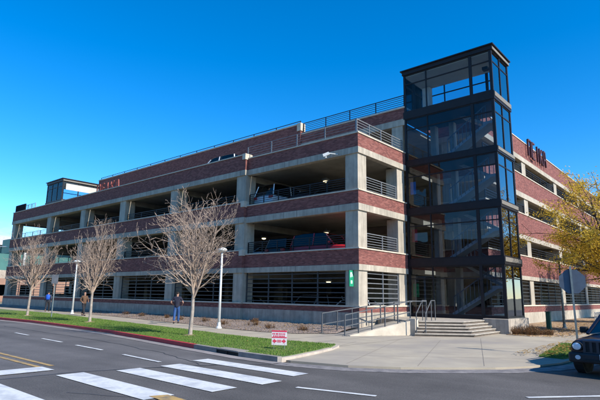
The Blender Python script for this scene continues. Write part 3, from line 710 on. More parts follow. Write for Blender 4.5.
# stop sign seen from behind
o=thing('stop_sign','dark back of an octagonal road sign on a slim pole behind the parked SUV','road sign',(10.28,-3.3,.05),R(20))
MB().obox((0,0,0),(-.03,0,2.72),.055,.05,up=Vector((0,1,0))).build('post',steel_pole,o)
oc=MB(); r=.40; k=8; pts=[(r*math.cos(R(22.5+45*i)),r*math.sin(R(22.5+45*i))) for i in range(8)]
oc.v=[(a,.03,2.25+b) for a,b in pts]+[(a,.036,2.25+b) for a,b in pts]; oc.f=[tuple(range(8)),tuple(reversed(range(8,16)))]+[(i,8+i,8+(i+1)%8,(i+1)%8) for i in range(8)]
oc.build('sign_plate',mat('aluminium_back',lin(.09,.12,.16),lin(.07,.09,.12),scale=3,rough=.5,metal=.1),o)
oc2=MB(); oc2.v=[(a,.037,2.25+b) for a,b in pts]+[(a,.040,2.25+b) for a,b in pts]; oc2.f=list(oc.f); oc2.build('sign_face',mat('sign_red',lin(.5,.02,.03),rough=.4),o)
# yard sign
o=thing('yard_sign','small red and white yard sign stuck in the lawn near the crosswalk','sign',(3.3,-9.25,.11),R(30))
sr=mat('sign_pinkred',lin(.72,.05,.1),lin(.6,.04,.08),scale=5,rough=.5); sw=mat('sign_paper',lin(.8,.72,.72),rough=.6)
MB().box(-.24,.24,-.006,.006,.12,.56).build('panel',sw,o)
m=MB()
m.box(-.24,.24,-.010,-.0065,.515,.56).box(-.24,.24,-.010,-.0065,.335,.365)
for z,xs_ in ((.455,[-.2,-.15,-.09,-.05,.01,.06,.12,.17]),(.39,[-.17,-.11,-.06,.0,.05,.1,.15])):
    for xx in xs_: m.box(xx-.016,xx+.016,-.010,-.0065,z-.02,z+.02)
for sx in (-1,1):
    n=len(m.v); m.v+=[(sx*.22,-.009,.24),(sx*.13,-.009,.31),(sx*.13,-.009,.17)]; m.f.append((n,n+1,n+2) if sx>0 else (n,n+2,n+1)); m.box(min(sx*.13,sx*.08),max(sx*.13,sx*.08),-.010,-.0065,.215,.265)
for xx in (-.04,0,.04): m.box(xx-.012,xx+.012,-.010,-.0065,.2,.28)
m.build('printing',sr,o)
MB().tube((-.17,0,-.1),(-.17,0,.5),.008,.008,6).tube((.17,0,-.1),(.17,0,.5),.008,.008,6).build('wire_stake',steel_g,o)
# green utility pedestal and bike rack on sunny side
o=thing('utility_pedestal','short dark green utility post beside the base of the sunny wing','utility post',(5.95,10.3,.05))
MB().box(-.12,.12,-.12,.12,0,.95).build('body',mat('dark_green',lin(.03,.1,.055),rough=.6),o,bevel=.03); MB().box(-.14,.14,-.14,.14,.95,1.0).build('cap',MATS['dark_green'],o)
o=thing('bike_rack','low pale metal bike rack in front of the sunlit brick wing','bike rack',(6.1,22,.05))
m=MB()
for i in range(5):
    y=i*.8; m.tube((0,y,0),(0,y,.75),.03,.03,6).tube((0,y,.75),(0,y+.4,.75),.03,.03,6).tube((0,y+.4,.75),(0,y+.4,0),.03,.03,6)
m.build('hoops',steel_w,o)

# garage ceiling lamps
glow=emit('lamp_glow',lin(1,.85,.5),2.2)
for i,(x,y,z,lab) in enumerate([(-10.84,4,6.0,'round ceiling lamp on the middle deck behind the column of the corner bay'),(-5.2,4,6.0,'round ceiling lamp on the middle deck in the corner bay'),(-4.5,3,9.1,'round ceiling lamp under the roof deck in the corner bay'),(-5.0,4,2.9,'round ceiling lamp in the ground floor corner bay')]):
    o=thing('ceiling_lamp',lab,'lamp',(x,y,z),0,'round ceiling lamps in the garage')
    MB().lathe((0,0,-.3),[(.1,0),(.2,.04),(.26,.12),(.16,.2),(.05,.28)]).build('housing',steel_g,o)
    MB().lathe((0,0,-.37),[(.05,0),(.13,.03),(.15,.065)]).build('bulb',glow,o)

# ---------------------------------------------------------------- cars
tyre_m=black; rim_m=mat('rim',lin(.4,.4,.42),rough=.35,metal=.6)
head_m=mat('headlamp',lin(.7,.72,.75),rough=.15); tail_m=mat('tail_lamp',lin(.45,.02,.02),rough=.3)
def wheel(o,x,y,r,w):
    wo=MB(); k=20
    prof=[(r*.62,-w/2),(r*.95,-w/2),(r,-w*.35),(r,w*.35),(r*.95,w/2),(r*.62,w/2)]
    for rr,d in prof:
        for i in range(k): t=6.2832*i/k; wo.v.append((x+d,y+rr*math.cos(t),r+rr*math.sin(t)))
    for j in range(len(prof)-1):
        for i in range(k): wo.f.append((j*k+i,(j+1)*k+i,(j+1)*k+(i+1)%k,j*k+(i+1)%k))
    t_=wo.build('wheel',tyre_m,o,smooth=True)
    rm=MB().tube((x-w*.42,y,r),(x+w*.42,y,r),r*.63,r*.63,18)
    rm.build('rim',rim_m,t_)
def car(name,lab,loc,rz,paint,kind='sedan',group=None):
    """front points to local -Y"""
    o=thing(name,lab,'car',loc,rz,group)
    L_=4.5;W=1.76
    if kind=='sedan':
        prof=[(-2.25,.42,.62),(-2.15,.3,.74),(-1.3,.25,.86),(-.8,.25,.94),(0,.24,.95),(1.0,.25,.95),(1.5,.26,.96),(2.15,.3,.92),(2.25,.42,.8)]
        cab=[(-.95,.93),(-.3,1.36),(.0,1.42),(.7,1.42),(1.1,1.36),(1.75,.95)]
    else:
        prof=[(-2.25,.45,.75),(-2.18,.35,.92),(-1.3,.3,1.02),(-.9,.3,1.08),(0,.28,1.08),(1.2,.3,1.08),(2.1,.33,1.06),(2.22,.45,1.0)]
        cab=[(-1.05,1.05),(-.45,1.6),(-.2,1.68),(1.2,1.7),(1.95,1.64),(2.15,1.06)]
    m=MB(); secs=[]
    for y,zl,zh in prof:
        w=W/2*(1-.10*abs(y/2.25)**3)
        ring=[(-w*.96,zl),(-w,zl+.15),(-w,(zl+zh)/2+.08),(-w*.95,zh-.06),(-w*.82,zh),(0,zh+.03),(w*.82,zh),(w*.95,zh-.06),(w,(zl+zh)/2+.08),(w,zl+.15),(w*.96,zl)]
        secs.append([(x,y,z) for x,z in ring])
    n=len(secs[0])
    for s_ in secs: m.v+=s_
    for j in range(len(secs)-1):
        for i in range(n): m.f.append((j*n+i,j*n+(i+1)%n,(j+1)*n+(i+1)%n,(j+1)*n+i))
    m.f.append(tuple(reversed(range(n)))); m.f.append(tuple((len(secs)-1)*n+i for i in range(n)))
    b=m.build('body',paint,o,smooth=True); b.modifiers.new('Bevel','BEVEL').width=.03
    b.modifiers['Bevel'].limit_method='ANGLE'
    zt=max(z for y,z in cab); zb=cab[0][1]
    g=MB()
    for y,z in cab:
        t=(z-zb)/(zt-zb); w=W/2*(.93-.17*t); g.v+=[(-w,y,z),(w,y,z)]
    for i in range(len(cab)-1): g.f.append((2*i,2*i+1,2*i+3,2*i+2))
    g.f.append(tuple(2*i for i in range(len(cab)))); g.f.append(tuple(2*i+1 for i in reversed(range(len(cab)))))
    g.build('windows',carglass,o)
    rf=MB(); top_=[c for c in cab if c[1]>zt-.1]
    for y,z in top_:
        t=(z-zb)/(zt-zb); w=W/2*(.935-.17*t); rf.v+=[(-w,y,z+.02),(w,y,z+.02)]
    for i in range(len(top_)-1): rf.f.append((2*i,2*i+1,2*i+3,2*i+2))
    # pillars
    for sx in (-1,1):
        ws=lambda z:sx*W/2*(.94-.17*(z-zb)/(zt-zb))
        for (ya,za),(yb,zb2) in ((cab[0],cab[1]),(cab[-1],cab[-2])): rf.obox((ws(za),ya,za),(ws(zb2),yb,zb2),.06,.05)
        ym=.45; rf.obox((ws(zb),ym,zb),(ws(zt),ym,zt),.06,.04)
    rf.build('roof',paint,o)
    r=.32 if kind=='sedan' else .36
    for x in (-.78,.78):
        for y in (-1.38,1.32): wheel(o,x,y,r,.2)
    for sx in (-1,1):
        MB().box(min(sx*.5,sx*.78),max(sx*.5,sx*.78),-2.26,-2.12,prof[0][2]-.1,prof[0][2]+.03).build('headlight',head_m,o,bevel=.02)
        MB().box(min(sx*.52,sx*.78),max(sx*.52,sx*.78),2.12,2.27,prof[-1][2]-.14,prof[-1][2]+.02).build('tail_light',tail_m,o,bevel=.02)
        MB().box(min(sx*.88,sx*1.02),max(sx*.88,sx*1.02),-.85,-.72,zb+.02,zb+.16).build('side_mirror',paint,o,bevel=.02)
    MB().box(-.45,.45,-2.27,-2.2,.46,.6).build('grille',black,o)
    return o
def paint(nm,c,r=.3):
    m=mat(nm,c,tuple(x*.95 for x in c[:3])+(1,),scale=2,rough=r,metal=.1,spec=.5); return m
p_w=paint('paint_silver',lin(.6,.62,.64)); p_b=paint('paint_blue',lin(.04,.09,.3)); p_r=paint('paint_red',lin(.5,.02,.03)); p_k=paint('paint_black',lin(.02,.02,.025)); p_g=paint('paint_grey',lin(.16,.17,.18)); p_wh=paint('paint_white',lin(.75,.76,.78)); p_t=paint('paint_tan',lin(.3,.25,.18))
gc='cars parked inside the garage'
F1=3.42;F2=6.62
car('parked_car','silver car behind the top open deck railing of the corner bay',(-7.5,2.72,F2),R(180),p_wh,'suv',gc).scale=(1,1,1.17)
car('parked_car','grey car next to the silver one on the upper deck',(-4.6,2.75,F2),R(180),p_k,'sedan',gc)
car('parked_car','pale grey car on the middle deck next to the bay column',(-8.2,2.85,F1),R(180),paint('paint_paleblue',lin(.45,.47,.5)),'sedan',gc)
car('parked_car','dark car on the middle deck between the pale grey and the red ones',(-6.4,2.72,F1),R(180),p_k,'suv',gc)
car('parked_car','long bright red car parked sideways on the middle deck near the corner column',(-3.25,1.65,F1),R(90),p_r,'suv',gc).scale=(1,1,1.08)
car('parked_car','pale car behind the ground floor bars of the corner bay, near the column',(-2.6,3.3,.1),0,p_w,'sedan',gc)
car('parked_car','dark car behind the ground floor bars of the corner bay',(-5.6,3.3,.1),0,p_g,'suv',gc)
car('parked_car','tan car behind the ground floor bars left of the bay column',(-12.2,3.3,.1),0,p_t,'sedan',gc)
car('parked_car','grey car on the middle deck in the second bay',(-13.2,3.0,F1),0,p_g,'suv',gc)
car('parked_car','white car on the upper deck in the third bay',(-19.4,3.0,F2),0,p_wh,'sedan',gc)
car('parked_car','black car on the upper deck in the second bay',(-11.6,3.0,F2),0,p_k,'suv',gc)
car('parked_car','blue car behind the ground floor bars left of the middle bare tree',(-33.5,3.3,.1),0,p_b,'suv',gc)
car('parked_car','silver car behind the ground floor bars near the far end',(-41.5,3.3,.1),0,p_w,'sedan',gc)
car('parked_car','white car on the roof deck peeping over the parapet with a red light showing',(-12.9,1.6,9.52+.12),R(-88),p_wh,'suv',gc)
car('parked_car','light car on the roof deck behind the railing at the far left end',(-44.2,2.6,9.52),R(90),p_wh,'suv',gc)
car('parked_car','dark red car behind the ground floor bars of the sunny wing',(.2,27,.1),R(90),p_r,'sedan',gc)
car('parked_car','grey car behind the ground floor bars of the sunny wing near its second column',(.2,20.6,.1),R(90),p_g,'suv',gc)
car('parked_car','pale car on the middle deck of the sunny wing',(.2,22.2,3.4),R(90),p_w,'sedan',gc)

# the dark SUV at the right edge
navy=paint('suv_navy',lin(.008,.01,.022),.18)
U=thing('suv','dark navy boxy SUV with round headlights and slotted grille stopped at the corner','SUV',(12.06,-5.3,0),R(-7)); U.scale=(1,1,.87)
m=MB()
prof=[(-2.18,.42,.84),(-2.12,.36,.93),(-1.9,.34,.97),(-1.2,.34,1.0),(-.85,.34,1.03),(.2,.33,1.05),(1.6,.34,1.05),(2.1,.36,1.03),(2.2,.45,.98)]
secs=[]
for y,zl,zh in prof:
    w=.84*(1-.05*abs(y/2.2)**4)
    ring=[(-w,zl),(-w*1.02,zl+.2),(-w*1.02,zh-.2),(-w*.97,zh-.07),(-w*.88,zh-.01),(-w*.45,zh+.015),(0,zh+.02),(w*.45,zh+.015),(w*.88,zh-.01),(w*.97,zh-.07),(w*1.02,zh-.2),(w*1.02,zl+.2),(w,zl)]
    secs.append([(x,y,z) for x,z in ring])
n=len(secs[0])
for s_ in secs: m.v+=s_
for j in range(len(secs)-1):
    for i in range(n): m.f.append((j*n+i,j*n+(i+1)%n,(j+1)*n+(i+1)%n,(j+1)*n+i))
m.f.append(tuple(reversed(range(n)))); m.f.append(tuple((len(secs)-1)*n+i for i in range(n)))
m.build('body',navy,U,smooth=True,bevel=.03)
# fenders with arch
for sx in (-1,1):
    for yc in (-1.42,1.35):
        fm=MB(); k=14
        for i in range(k+1):
            t=math.pi*i/k
            for rr,dx in ((.40,.74),(.40,.90),(.47,.905),(.50,.86),(.50,.74)): fm.v.append((sx*dx,yc+rr*math.cos(t),.36+rr*math.sin(t)*.98))
        for i in range(k):
            for j in range(4):
                q=(i*5+j,i*5+j+1,(i+1)*5+j+1,(i+1)*5+j); fm.f.append(q if sx<0 else q[::-1])
        fm.build('fender_flare',black,U,smooth=True)
        MB().tube((sx*.70,yc,.36),(sx*.885,yc,.36),.40,.40,20).build('wheel_well',black,U)
        wheel(U,sx*.81,yc,.36,.24)
# cabin
cab=[(-.98,1.03),(-.30,1.56),(-.08,1.65),(1.5,1.66),(2.0,1.6),(2.12,1.03)]
g=MB(); zb,zt=1.03,1.66
for y,z in cab:
    t=(z-zb)/(zt-zb); w=.80-.18*t; g.v+=[(-w,y,z),(w,y,z)]
for i in range(len(cab)-1): g.f.append((2*i,2*i+1,2*i+3,2*i+2))
g.f.append(tuple(2*i for i in range(6))); g.f.append(tuple(2*i+1 for i in reversed(range(6))))
g.build('windows',glassmat('suv_glass',lin(.18,.24,.24),base=.08),U)
rf=MB(); w_=lambda z:.805-.18*(z-zb)/(zt-zb)
rf.v=[(-w_(1.65),-.26,1.64),(w_(1.65),-.26,1.64),(-w_(1.66),-.1,1.69),(w_(1.66),-.1,1.69),(-w_(1.66),1.6,1.7),(w_(1.66),1.6,1.7),(-w_(1.6),2.02,1.62),(w_(1.6),2.02,1.62)]; rf.f=[(0,1,3,2),(2,3,5,4),(4,5,7,6)]
for sx in (-1,1):
    for a,b in ((0,1),(1,2),(5,4)): rf.obox((sx*w_(cab[a][1]),cab[a][0],cab[a][1]),(sx*w_(cab[b][1]),cab[b][0],cab[b][1]),.07,.06)
    for ym in (.25,1.2): rf.obox((sx*w_(zb),ym,zb),(sx*w_(zt),ym,zt),.05,.09)
    rf.obox((sx*.66,0,1.75),(sx*.66,1.7,1.75),.03,.03)
rf.build('roof',navy,U)
MB().box(-.84,.84,-2.30,-2.12,.36,.62).build('front_bumper',mat('dark_plastic',lin(.018,.018,.02),lin(.025,.025,.028),scale=20,rough=.6),U,bevel=.05)
MB().box(-.5,.5,-2.33,-2.29,.40,.46).build('bumper_intake',black,U)
gr=MB().box(-.5,.5,-2.215,-2.19,.64,.90).build('grille',black,U)
sl=MB()
for i in range(8): x=-.49+i*.14; sl.box(x-.028,x+.028,-2.235,-2.2,.64,.90)
sl.box(-.52,.52,-2.235,-2.2,.90,.93).box(-.52,.52,-2.235,-2.2,.62,.645)
sl.build('grille_bars',mat('grille_grey',lin(.05,.052,.06),rough=.35),gr)
hm,nt,out=newmat('headlight_lens'); b=N(nt,'ShaderNodeBsdfPrincipled',Roughness=.12); b.inputs['Base Color'].default_value=lin(.75,.76,.78); b.inputs['Coat Weight'].default_value=1.; nt.links.new(b.outputs[0],out.inputs[0])
for sx in (-1,1):
    hl=MB(); hl.tube((sx*.655,-2.18,.775),(sx*.655,-2.225,.775),.125,.12,20); hz=hl.build('headlight',black,U)
    ln=MB(); ln.tube((sx*.655,-2.20,.775),(sx*.655,-2.235,.775),.1,.092,20); ln.tube((sx*.655,-2.236,.775),(sx*.655,-2.25,.775),.092,.05,20); ln.build('lens',hm,hz)
    MB().tube((sx*.62,-2.29,.5),(sx*.62,-2.315,.5),.06,.055,14).build('fog_light',head_m,U)
    MB().box(min(sx*.76,sx*.84),max(sx*.76,sx*.84),-2.19,-2.0,.66,.74).build('turn_signal',mat('amber',lin(.6,.2,.03),rough=.3),U,bevel=.015)
    mm=MB().box(min(sx*.86,sx*1.06),max(sx*.86,sx*1.06),-.80,-.66,1.04,1.22); mm.build('side_mirror',black,U,bevel=.04)
MB().box(-.16,.16,-2.325,-2.305,.47,.61).build('licence_plate',mat('plate_white',lin(.62,.68,.72),rough=.4),U,bevel=.006)
m=MB()
for i,xx in enumerate((-.12,-.085,-.05,.03,.065,.1)): m.box(xx-.011,xx+.011,-2.328,-2.3255,.51,.57)
m.build('plate_marks',mat('plate_green',lin(.05,.16,.1),rough=.5),U)
MB().obox((-.5,-.93,1.1),(.0,-.9,1.12),.02,.02).build('wiper',black,U)
m=MB(); m.box(-.6,.6,.1,.3,.9,1.3).box(-.55,-.2,.1,.25,1.3,1.5).box(.2,.55,.1,.25,1.3,1.5); m.build('front_seats',mat('seat_grey',lin(.05,.05,.055)),U)

# ---------------------------------------------------------------- people
def skinmesh(name,chains,mt,parent,root=0,sub=1):
    """chains: list of polylines of (x,y,z,r); shared points are merged"""
    vs=[];rs=[];ed=[];ix={}
    for ch in chains:
        prev=None
        for p in ch:
            k=(round(p[0],4),round(p[1],4),round(p[2],4))
            if k not in ix: ix[k]=len(vs); vs.append(k); rs.append(p[3])
            i=ix[k]
            if prev is not None and prev!=i: ed.append((prev,i))
            prev=i
    me=bpy.data.meshes.new(name); me.from_pydata(vs,ed,[]); me.update()
    o=bpy.data.objects.new(name,me); COL.objects.link(o); o.parent=parent
    me.materials.append(mt)
    md=o.modifiers.new('Skin','SKIN'); md.use_smooth_shade=True
    if not me.skin_vertices: me.skin_vertices.new()
    for i,sv in enumerate(me.skin_vertices[0].data):
        r=rs[i]; sv.radius=(r,r) if not isinstance(r,tuple) else r; sv.use_root=(i==root)
    s_=o.modifiers.new('Subd','SUBSURF'); s_.levels=sub; s_.render_levels=sub
    return o
skin_t=mat('skin',lin(.42,.24,.17),lin(.38,.21,.15),scale=8,rough=.6)
def person(lab,loc,rz,topm,botm,hairm,stride,arms,sleeve='long',H=1.75,pack=None,hat=None):
    o=thing('person',lab,'person',loc,rz)
    s=H/1.75
    hip=(0,0,.93*s); ch=(0,0,1.32*s); nk=(0,.0,1.48*s); hd=(0,-.02,1.62*s)
    def leg(sx,st):
        h=(sx*.09*s,0,.9*s); kn=(sx*.10*s,-st*.16-.02,.49*s); an=(sx*.10*s,-st*.32+(.0 if st>0 else .05),.09*s+(0 if st>=0 else .05)); return h,kn,an
    legs=[leg(-1,stride),leg(1,-stride)]
    sh=[(-.19*s,0,1.41*s),(.19*s,0,1.41*s)]
    body=[[ (0,0,.93*s,.09),(0,0,1.12*s,.09),(0,0,1.32*s,.10),(0,0,1.44*s,.07),(0,0,1.50*s,.055),(0,-.015,1.57*s,.08),(0,-.02,1.66*s,.088),(0,-.01,1.72*s,.06)]]
    for h,kn,an in legs: body.append([(0,0,.93*s,.09),(*h,.075),(*kn,.055),(*an,.04),(an[0],an[1]-.1,.04*s,.035),(an[0],an[1]-.17,.035*s,.03)])
    hands=[]
    for k,(el,wr) in enumerate(arms):
        S_=sh[k]; el=tuple(c*s for c in el); wr=tuple(c*s for c in wr)
        body.append([(0,0,1.32*s,.10),(*S_,.055),(*el,.04),(*wr,.028)])
        d=(Vector(wr)-Vector(el)).normalized(); side=Vector((0,1,0)) if abs(d.y)<.8 else Vector((0,0,1)); side=(side-d*side.dot(d)).normalized(); nrm=d.cross(side)
        pc=Vector(wr)+d*.06; body.append([(*wr,.028),(*pc,.032)])
        for fi,(off,ln_) in enumerate(((-.03,.065),(-.01,.08),(.01,.075),(.03,.06))):
            b0=pc+side*off+d*.02; b1=b0+d*ln_*.5+nrm*.008; b2=b1+d*ln_*.4+nrm*.02; body.append([(*pc,.032),(*b0,.011),(*b1,.009),(*b2,.008)])
        t0=pc+side*.035-d*.02; t1=t0+side*.025+d*.03; body.append([(*pc,.032),(*t0,.011),(*t1,.009)])
    skinmesh('body',body,skin_t,o)
    tr=[[(0,0,1.1*s,.13),(0,0,1.0*s,.14),(0,0,.93*s,.14)]]
    for h,kn,an in legs: tr.append([(0,0,.93*s,.14),(*h,.105),(*kn,.082),(an[0],an[1],an[2]-.01,.07)])
    skinmesh('trousers',tr,botm,o)
    tp=[[(0,0,.84*s,.16),(0,0,.95*s,.165),(0,0,1.12*s,.155),(0,0,1.32*s,.17),(0,0,1.46*s,.09)]]
    for k,(el,wr) in enumerate(arms):
        S_=sh[k]; el=Vector(el)*s; wr=Vector(wr)*s
        if sleeve=='long': tp.append([(0,0,1.32*s,.17),(*S_,.078),(*el,.06),(*(el+(wr-el)*.9),.045)])
        else: tp.append([(0,0,1.32*s,.17),(*S_,.078),(*(Vector(S_)+(el-Vector(S_))*.75),.06)])
    skinmesh('top',tp,topm,o)
    for h,kn,an in legs: skinmesh('shoe',[[(an[0],an[1]+.04,.05*s,.05),(an[0],an[1]-.08,.045*s,.048),(an[0],an[1]-.19,.04*s,.04)]],black,o)
    hr=MB(); nst=[]
    skinmesh('hair',[[(0,.03,1.60*s,.075),(0,.015,1.68*s,.095),(0,-.01,1.735*s,.075)]],hairm,o)
    if pack:
        MB().lathe((0,0,0),[(.05,0),(.16,.02),(.18,.2),(.16,.38),(.06,.46)],10).build('backpack',pack,o,smooth=True,loc=(0,.17,1.02*s)).scale=(1,.65,1)
    # face details
    fc=MB()
    for sx in (-1,1): fc.box(sx*.033-.012,sx*.033+.012,-.108,-.1,1.635*s,1.65*s)
    fc.build('eyes',black,o)
    MB().prism([(-.014,-.1),(.014,-.1),(0,-.128)],1.60*s,1.635*s).build('nose',skin_t,o)
    return o
navy_c=mat('navy_cloth',lin(.012,.014,.03),lin(.02,.022,.04),scale=8,rough=.9); jeans=mat('blue_jeans',lin(.03,.09,.25),lin(.02,.06,.17),scale=8,rough=.9); darkc=mat('dark_cloth',lin(.015,.016,.022),lin(.025,.025,.03),scale=8,rough=.9)
brownc=mat('brown_cloth',lin(.14,.08,.05),lin(.09,.05,.03),scale=8,rough=.9); bluec=mat('blue_pack',lin(.01,.1,.55),lin(.01,.07,.4),scale=6,rough=.7); hair_d=mat('dark_hair',lin(.025,.018,.014)); hair_b=mat('brown_hair',lin(.09,.05,.03)); grey_c=mat('grey_cloth',lin(.05,.06,.09),rough=.9)
person('person in a dark short sleeved shirt and blue jeans with bent arms on the pavement',(-10.55,-3.25,.03),R(228),navy_c,jeans,hair_d,.5,[((-.34,.07,1.15),(-.27,-.12,1.02)),((.35,.03,1.15),(.24,-.17,1.06))],'short',1.82)
person('person in a brown jacket and dark trousers walking on the pavement',(-22.5,-3.0,.03),R(95),brownc,darkc,hair_b,.9,[((-.27,.1,1.14),(-.2,-.1,.98)),((.27,-.06,1.14),(.18,-.25,1.05))],'long',1.72)
person('person wearing a bright blue backpack walking away along the pavement',(-31.5,-1.9,.03),R(238),grey_c,darkc,hair_d,.6,[((-.27,.05,1.14),(-.25,-.1,.92)),((.27,.05,1.14),(.25,-.1,.92))],'long',1.72,pack=bluec)

# ---------------------------------------------------------------- trees
def grow(rng,H,fork,spread,nl,levels,up,r0,seglen=.35,kids=(3,5)):
    segs=[];tips=[]
    def br(p,d,r,L,lev):
        n=max(2,int(L/seglen)); q=p; dd=d
        for i in range(n):
            dd=(dd+Vector((rng.uniform(-1,1),rng.uniform(-1,1),rng.uniform(-1,1)))*.075+Vector((0,0,up))*.10).normalized()
            q2=q+dd*(L/n); ra=r*(1-.75*i/n); rb=r*(1-.75*(i+1)/n); segs.append((q,q2,ra,rb,lev))
            if lev<levels and i>=(0 if lev else 0):
                k=rng.choice((1,1,2)) if lev>0 else rng.choice((1,2,3))
                for _ in range(k):
                    a=rng.uniform(0,6.283); ax=dd.cross(Vector((math.cos(a),math.sin(a),.3))).normalized()
                    nd=(dd*math.cos(spread)+ax*math.sin(spread)).normalized()
                    br(q2,nd,rb*.6,L*rng.uniform(.38,.62)*(1-.35*i/n),lev+1)
            q=q2
        tips.append((q,dd))
    base=Vector((0,0,0)); q=base; dd=Vector((0,0,1)); nt_=5
    for i in range(nt_):
        q2=q+Vector((rng.uniform(-.02,.02),rng.uniform(-.02,.02),fork/nt_)); segs.append((q,q2,r0*(1.15 if i==0 else 1)*(1-.04*i),r0*(1-.04*(i+1)),-1)); q=q2
    for i in range(nl):
        a=6.283*i/nl+rng.uniform(-.4,.4); tilt=rng.uniform(.35,.95) if i else .05
        d=Vector((math.sin(tilt)*math.cos(a),math.sin(tilt)*math.sin(a),math.cos(tilt)))
        br(q-Vector((0,0,rng.uniform(0,.25))),d,r0*(.62 if i else .75),(H-fork)*(rng.uniform(.68,.85) if i else .82),0)
    return segs,tips
def clampr(r): return max(r,.0043)
def bare_tree(lab,x,y,H,fork,seed,sc=1.,nl=8,r0=.085,levels=3,lean=(0,0)):
    rng=random.Random(seed)
    segs,tips=grow(rng,H,fork,R(38),nl,levels,.55,r0,.38)
    o=thing('bare_tree',lab,'tree',(x,y,.08),0,'leafless young trees in the lawn')
    tr=MB(); cr=MB()
    for a,b,ra,rb,lev in segs:
        a=Vector((a.x*sc+lean[0]*a.z,a.y*sc+lean[1]*a.z,a.z)); b=Vector((b.x*sc+lean[0]*b.z,b.y*sc+lean[1]*b.z,b.z))
        if lev<0: tr.tube(a,b,ra,rb,10,cap=False)
        else: cr.tube(a,b,clampr(ra),clampr(rb),5 if lev==0 else 3,cap=False)
    # buds on the fine twigs
    for a,b,ra,rb,lev in segs:
        if lev>=2:
            for _ in range(2):
                c=a+(b-a)*rng.random(); c=Vector((c.x*sc+lean[0]*c.z,c.y*sc+lean[1]*c.z,c.z)); n=len(cr.v); e=.022
                cr.v+=[tuple(c+Vector((rng.uniform(-e,e),rng.uniform(-e,e),rng.uniform(-e,e)))) for _ in range(3)]; cr.f.append((n,n+1,n+2))
    tr.build('trunk',bark_l,o,smooth=True); c=cr.build('crown',twig_m,o)
    print('tree',lab[:20],len(segs))
    mb=MB(); mb.lathe((0,0,0),[(.35,0),(.3,.05),(.1,.07)],12); mb.build('mulch_ring',mulch,o)
    return o
bare_tree('largest bare tree with a spreading crown, closest to the yard sign',-2.45,-8.3,5.45,1.7,5,.86,10,.08)
bare_tree('bare upright tree between the two white lamp posts, the middle one of three',-13.0,-7.2,5.5,1.7,8,.58,9,.08)
bare_tree('bare tree farthest left on the lawn with a leaning trunk',-22.2,-7.0,5.6,1.9,21,.72,9,.085,lean=(.05,0))
# autumn tree on the right
def leafy(lab,x,y,H,fork,seed,nleaf,rx,mt,bk,name='autumn_tree',lx=0.,size=.11,levels=2):
    rng=random.Random(seed)
    segs,tips=grow(rng,H,fork,R(42),9,levels,.18,.2,.7)
    o=thing(name,lab,'tree',(x,y,.03))
    tr=MB(); lb=MB(); lf=MB(); pts=[]
    for a,b,ra,rb,lev in segs:
        a=Vector((a.x*rx,a.y*rx,a.z)); b=Vector((b.x*rx,b.y*rx,b.z))
        (tr if lev<0 else lb).tube(a,b,max(ra,.012),max(rb,.012),8 if lev<1 else 4,cap=False)
        if lev>=1: pts.append((a,b))
    for _ in range(nleaf):
        a,b=rng.choice(pts); c=a+(b-a)*rng.random()
        g=noise.noise(Vector((c.x*.55+seed,c.y*.55,c.z*.55)))
        if g<-.09: continue
        c=c+Vector((rng.gauss(0,.2),rng.gauss(0,.2),rng.gauss(-.08,.14)))
        n=Vector((rng.uniform(-1,1),rng.uniform(-1,1),rng.uniform(-.3,1))).normalized(); u=n.orthogonal().normalized(); w=n.cross(u); s=size*rng.uniform(.6,1.25)
        lf.quad(c-u*s*.5,c+w*s*.35,c+u*s*.5,c-w*s*.35)
    tr.build('trunk',bk,o,smooth=True); lb.build('limbs',bk,o); lf.build('crown',mt,o)
    return o
leafy('yellow green autumn tree with a dark forked trunk beside the sunlit wing',10.1,10.8,8.6,2.0,4,85000,1.0,leaf_y,bark_d,size=.09)
leafy('second yellow tree farther along the sunlit wing behind the first',9.4,24,8,2.4,9,26000,1.0,leaf_y,bark_d,size=.16)
t=bare_tree('bare purplish tree behind the yellow tree at the far end of the wing',10.0,35,12.5,3,31,.8,8,.14)
del t['group']
for c in t.children:
    if c.name.startswith('crown'): c.data.materials.clear(); c.data.materials.append(mat('purple_twigs',lin(.16,.12,.14),lin(.1,.08,.1),scale=4))

# ---------------------------------------------------------------- far left background
B=thing('distant_building','distant low building with orange base, teal glazing and pale flat roof past the garage','building',(-74,0,0))
ob=mat('orange_brick',lin(.34,.2,.14),lin(.27,.16,.115),scale=1,rough=.9)
MB().box(-12,0,-2,34,0,3.7).build('wall',ob,B); MB().box(-12,-.2,-2,34,3.7,5.0).build('wall_band',plinth_m,B)
MB().box(-12,-.5,-2,34,5.0,8.6).build('glazing',mat('teal_glass',lin(.08,.2,.18),lin(.06,.15,.14),scale=.3,rough=.25),B)
MB().box(-14,1.2,-3,35,8.9,10.2).build('roof',mat('pale_roof',lin(.5,.5,.52),rough=.7),B)
for i in range(9): MB().box(-.4,.1,-1+i*4,-.7+i*4,5.0,8.9).build('glazing_post',steel_w,B)
m=MB()
for i in range(9): MB().box(.01,.06,i*3.6+.2,i*3.6+1.9,1.0,2.7).build('window',carglass,B)
SG=thing('green_road_sign','blank teal green panel hung on a mast arm at the far left','road sign',(-50.1,2.1,0))
MB().obox((.2,0,7.0),(-6,-1.5,7.2),.1,.1).build('mast_arm',steel_w,SG)
MB().box(-4.5,-.6,-.75,-.7,6.3,8.0).build('panel',mat('teal_panel',lin(.02,.28,.2),rough=.5),SG)
for i,(x,y,h) in enumerate([(-95,30,7),(-100,-3,8),(-88,48,6)]): pass
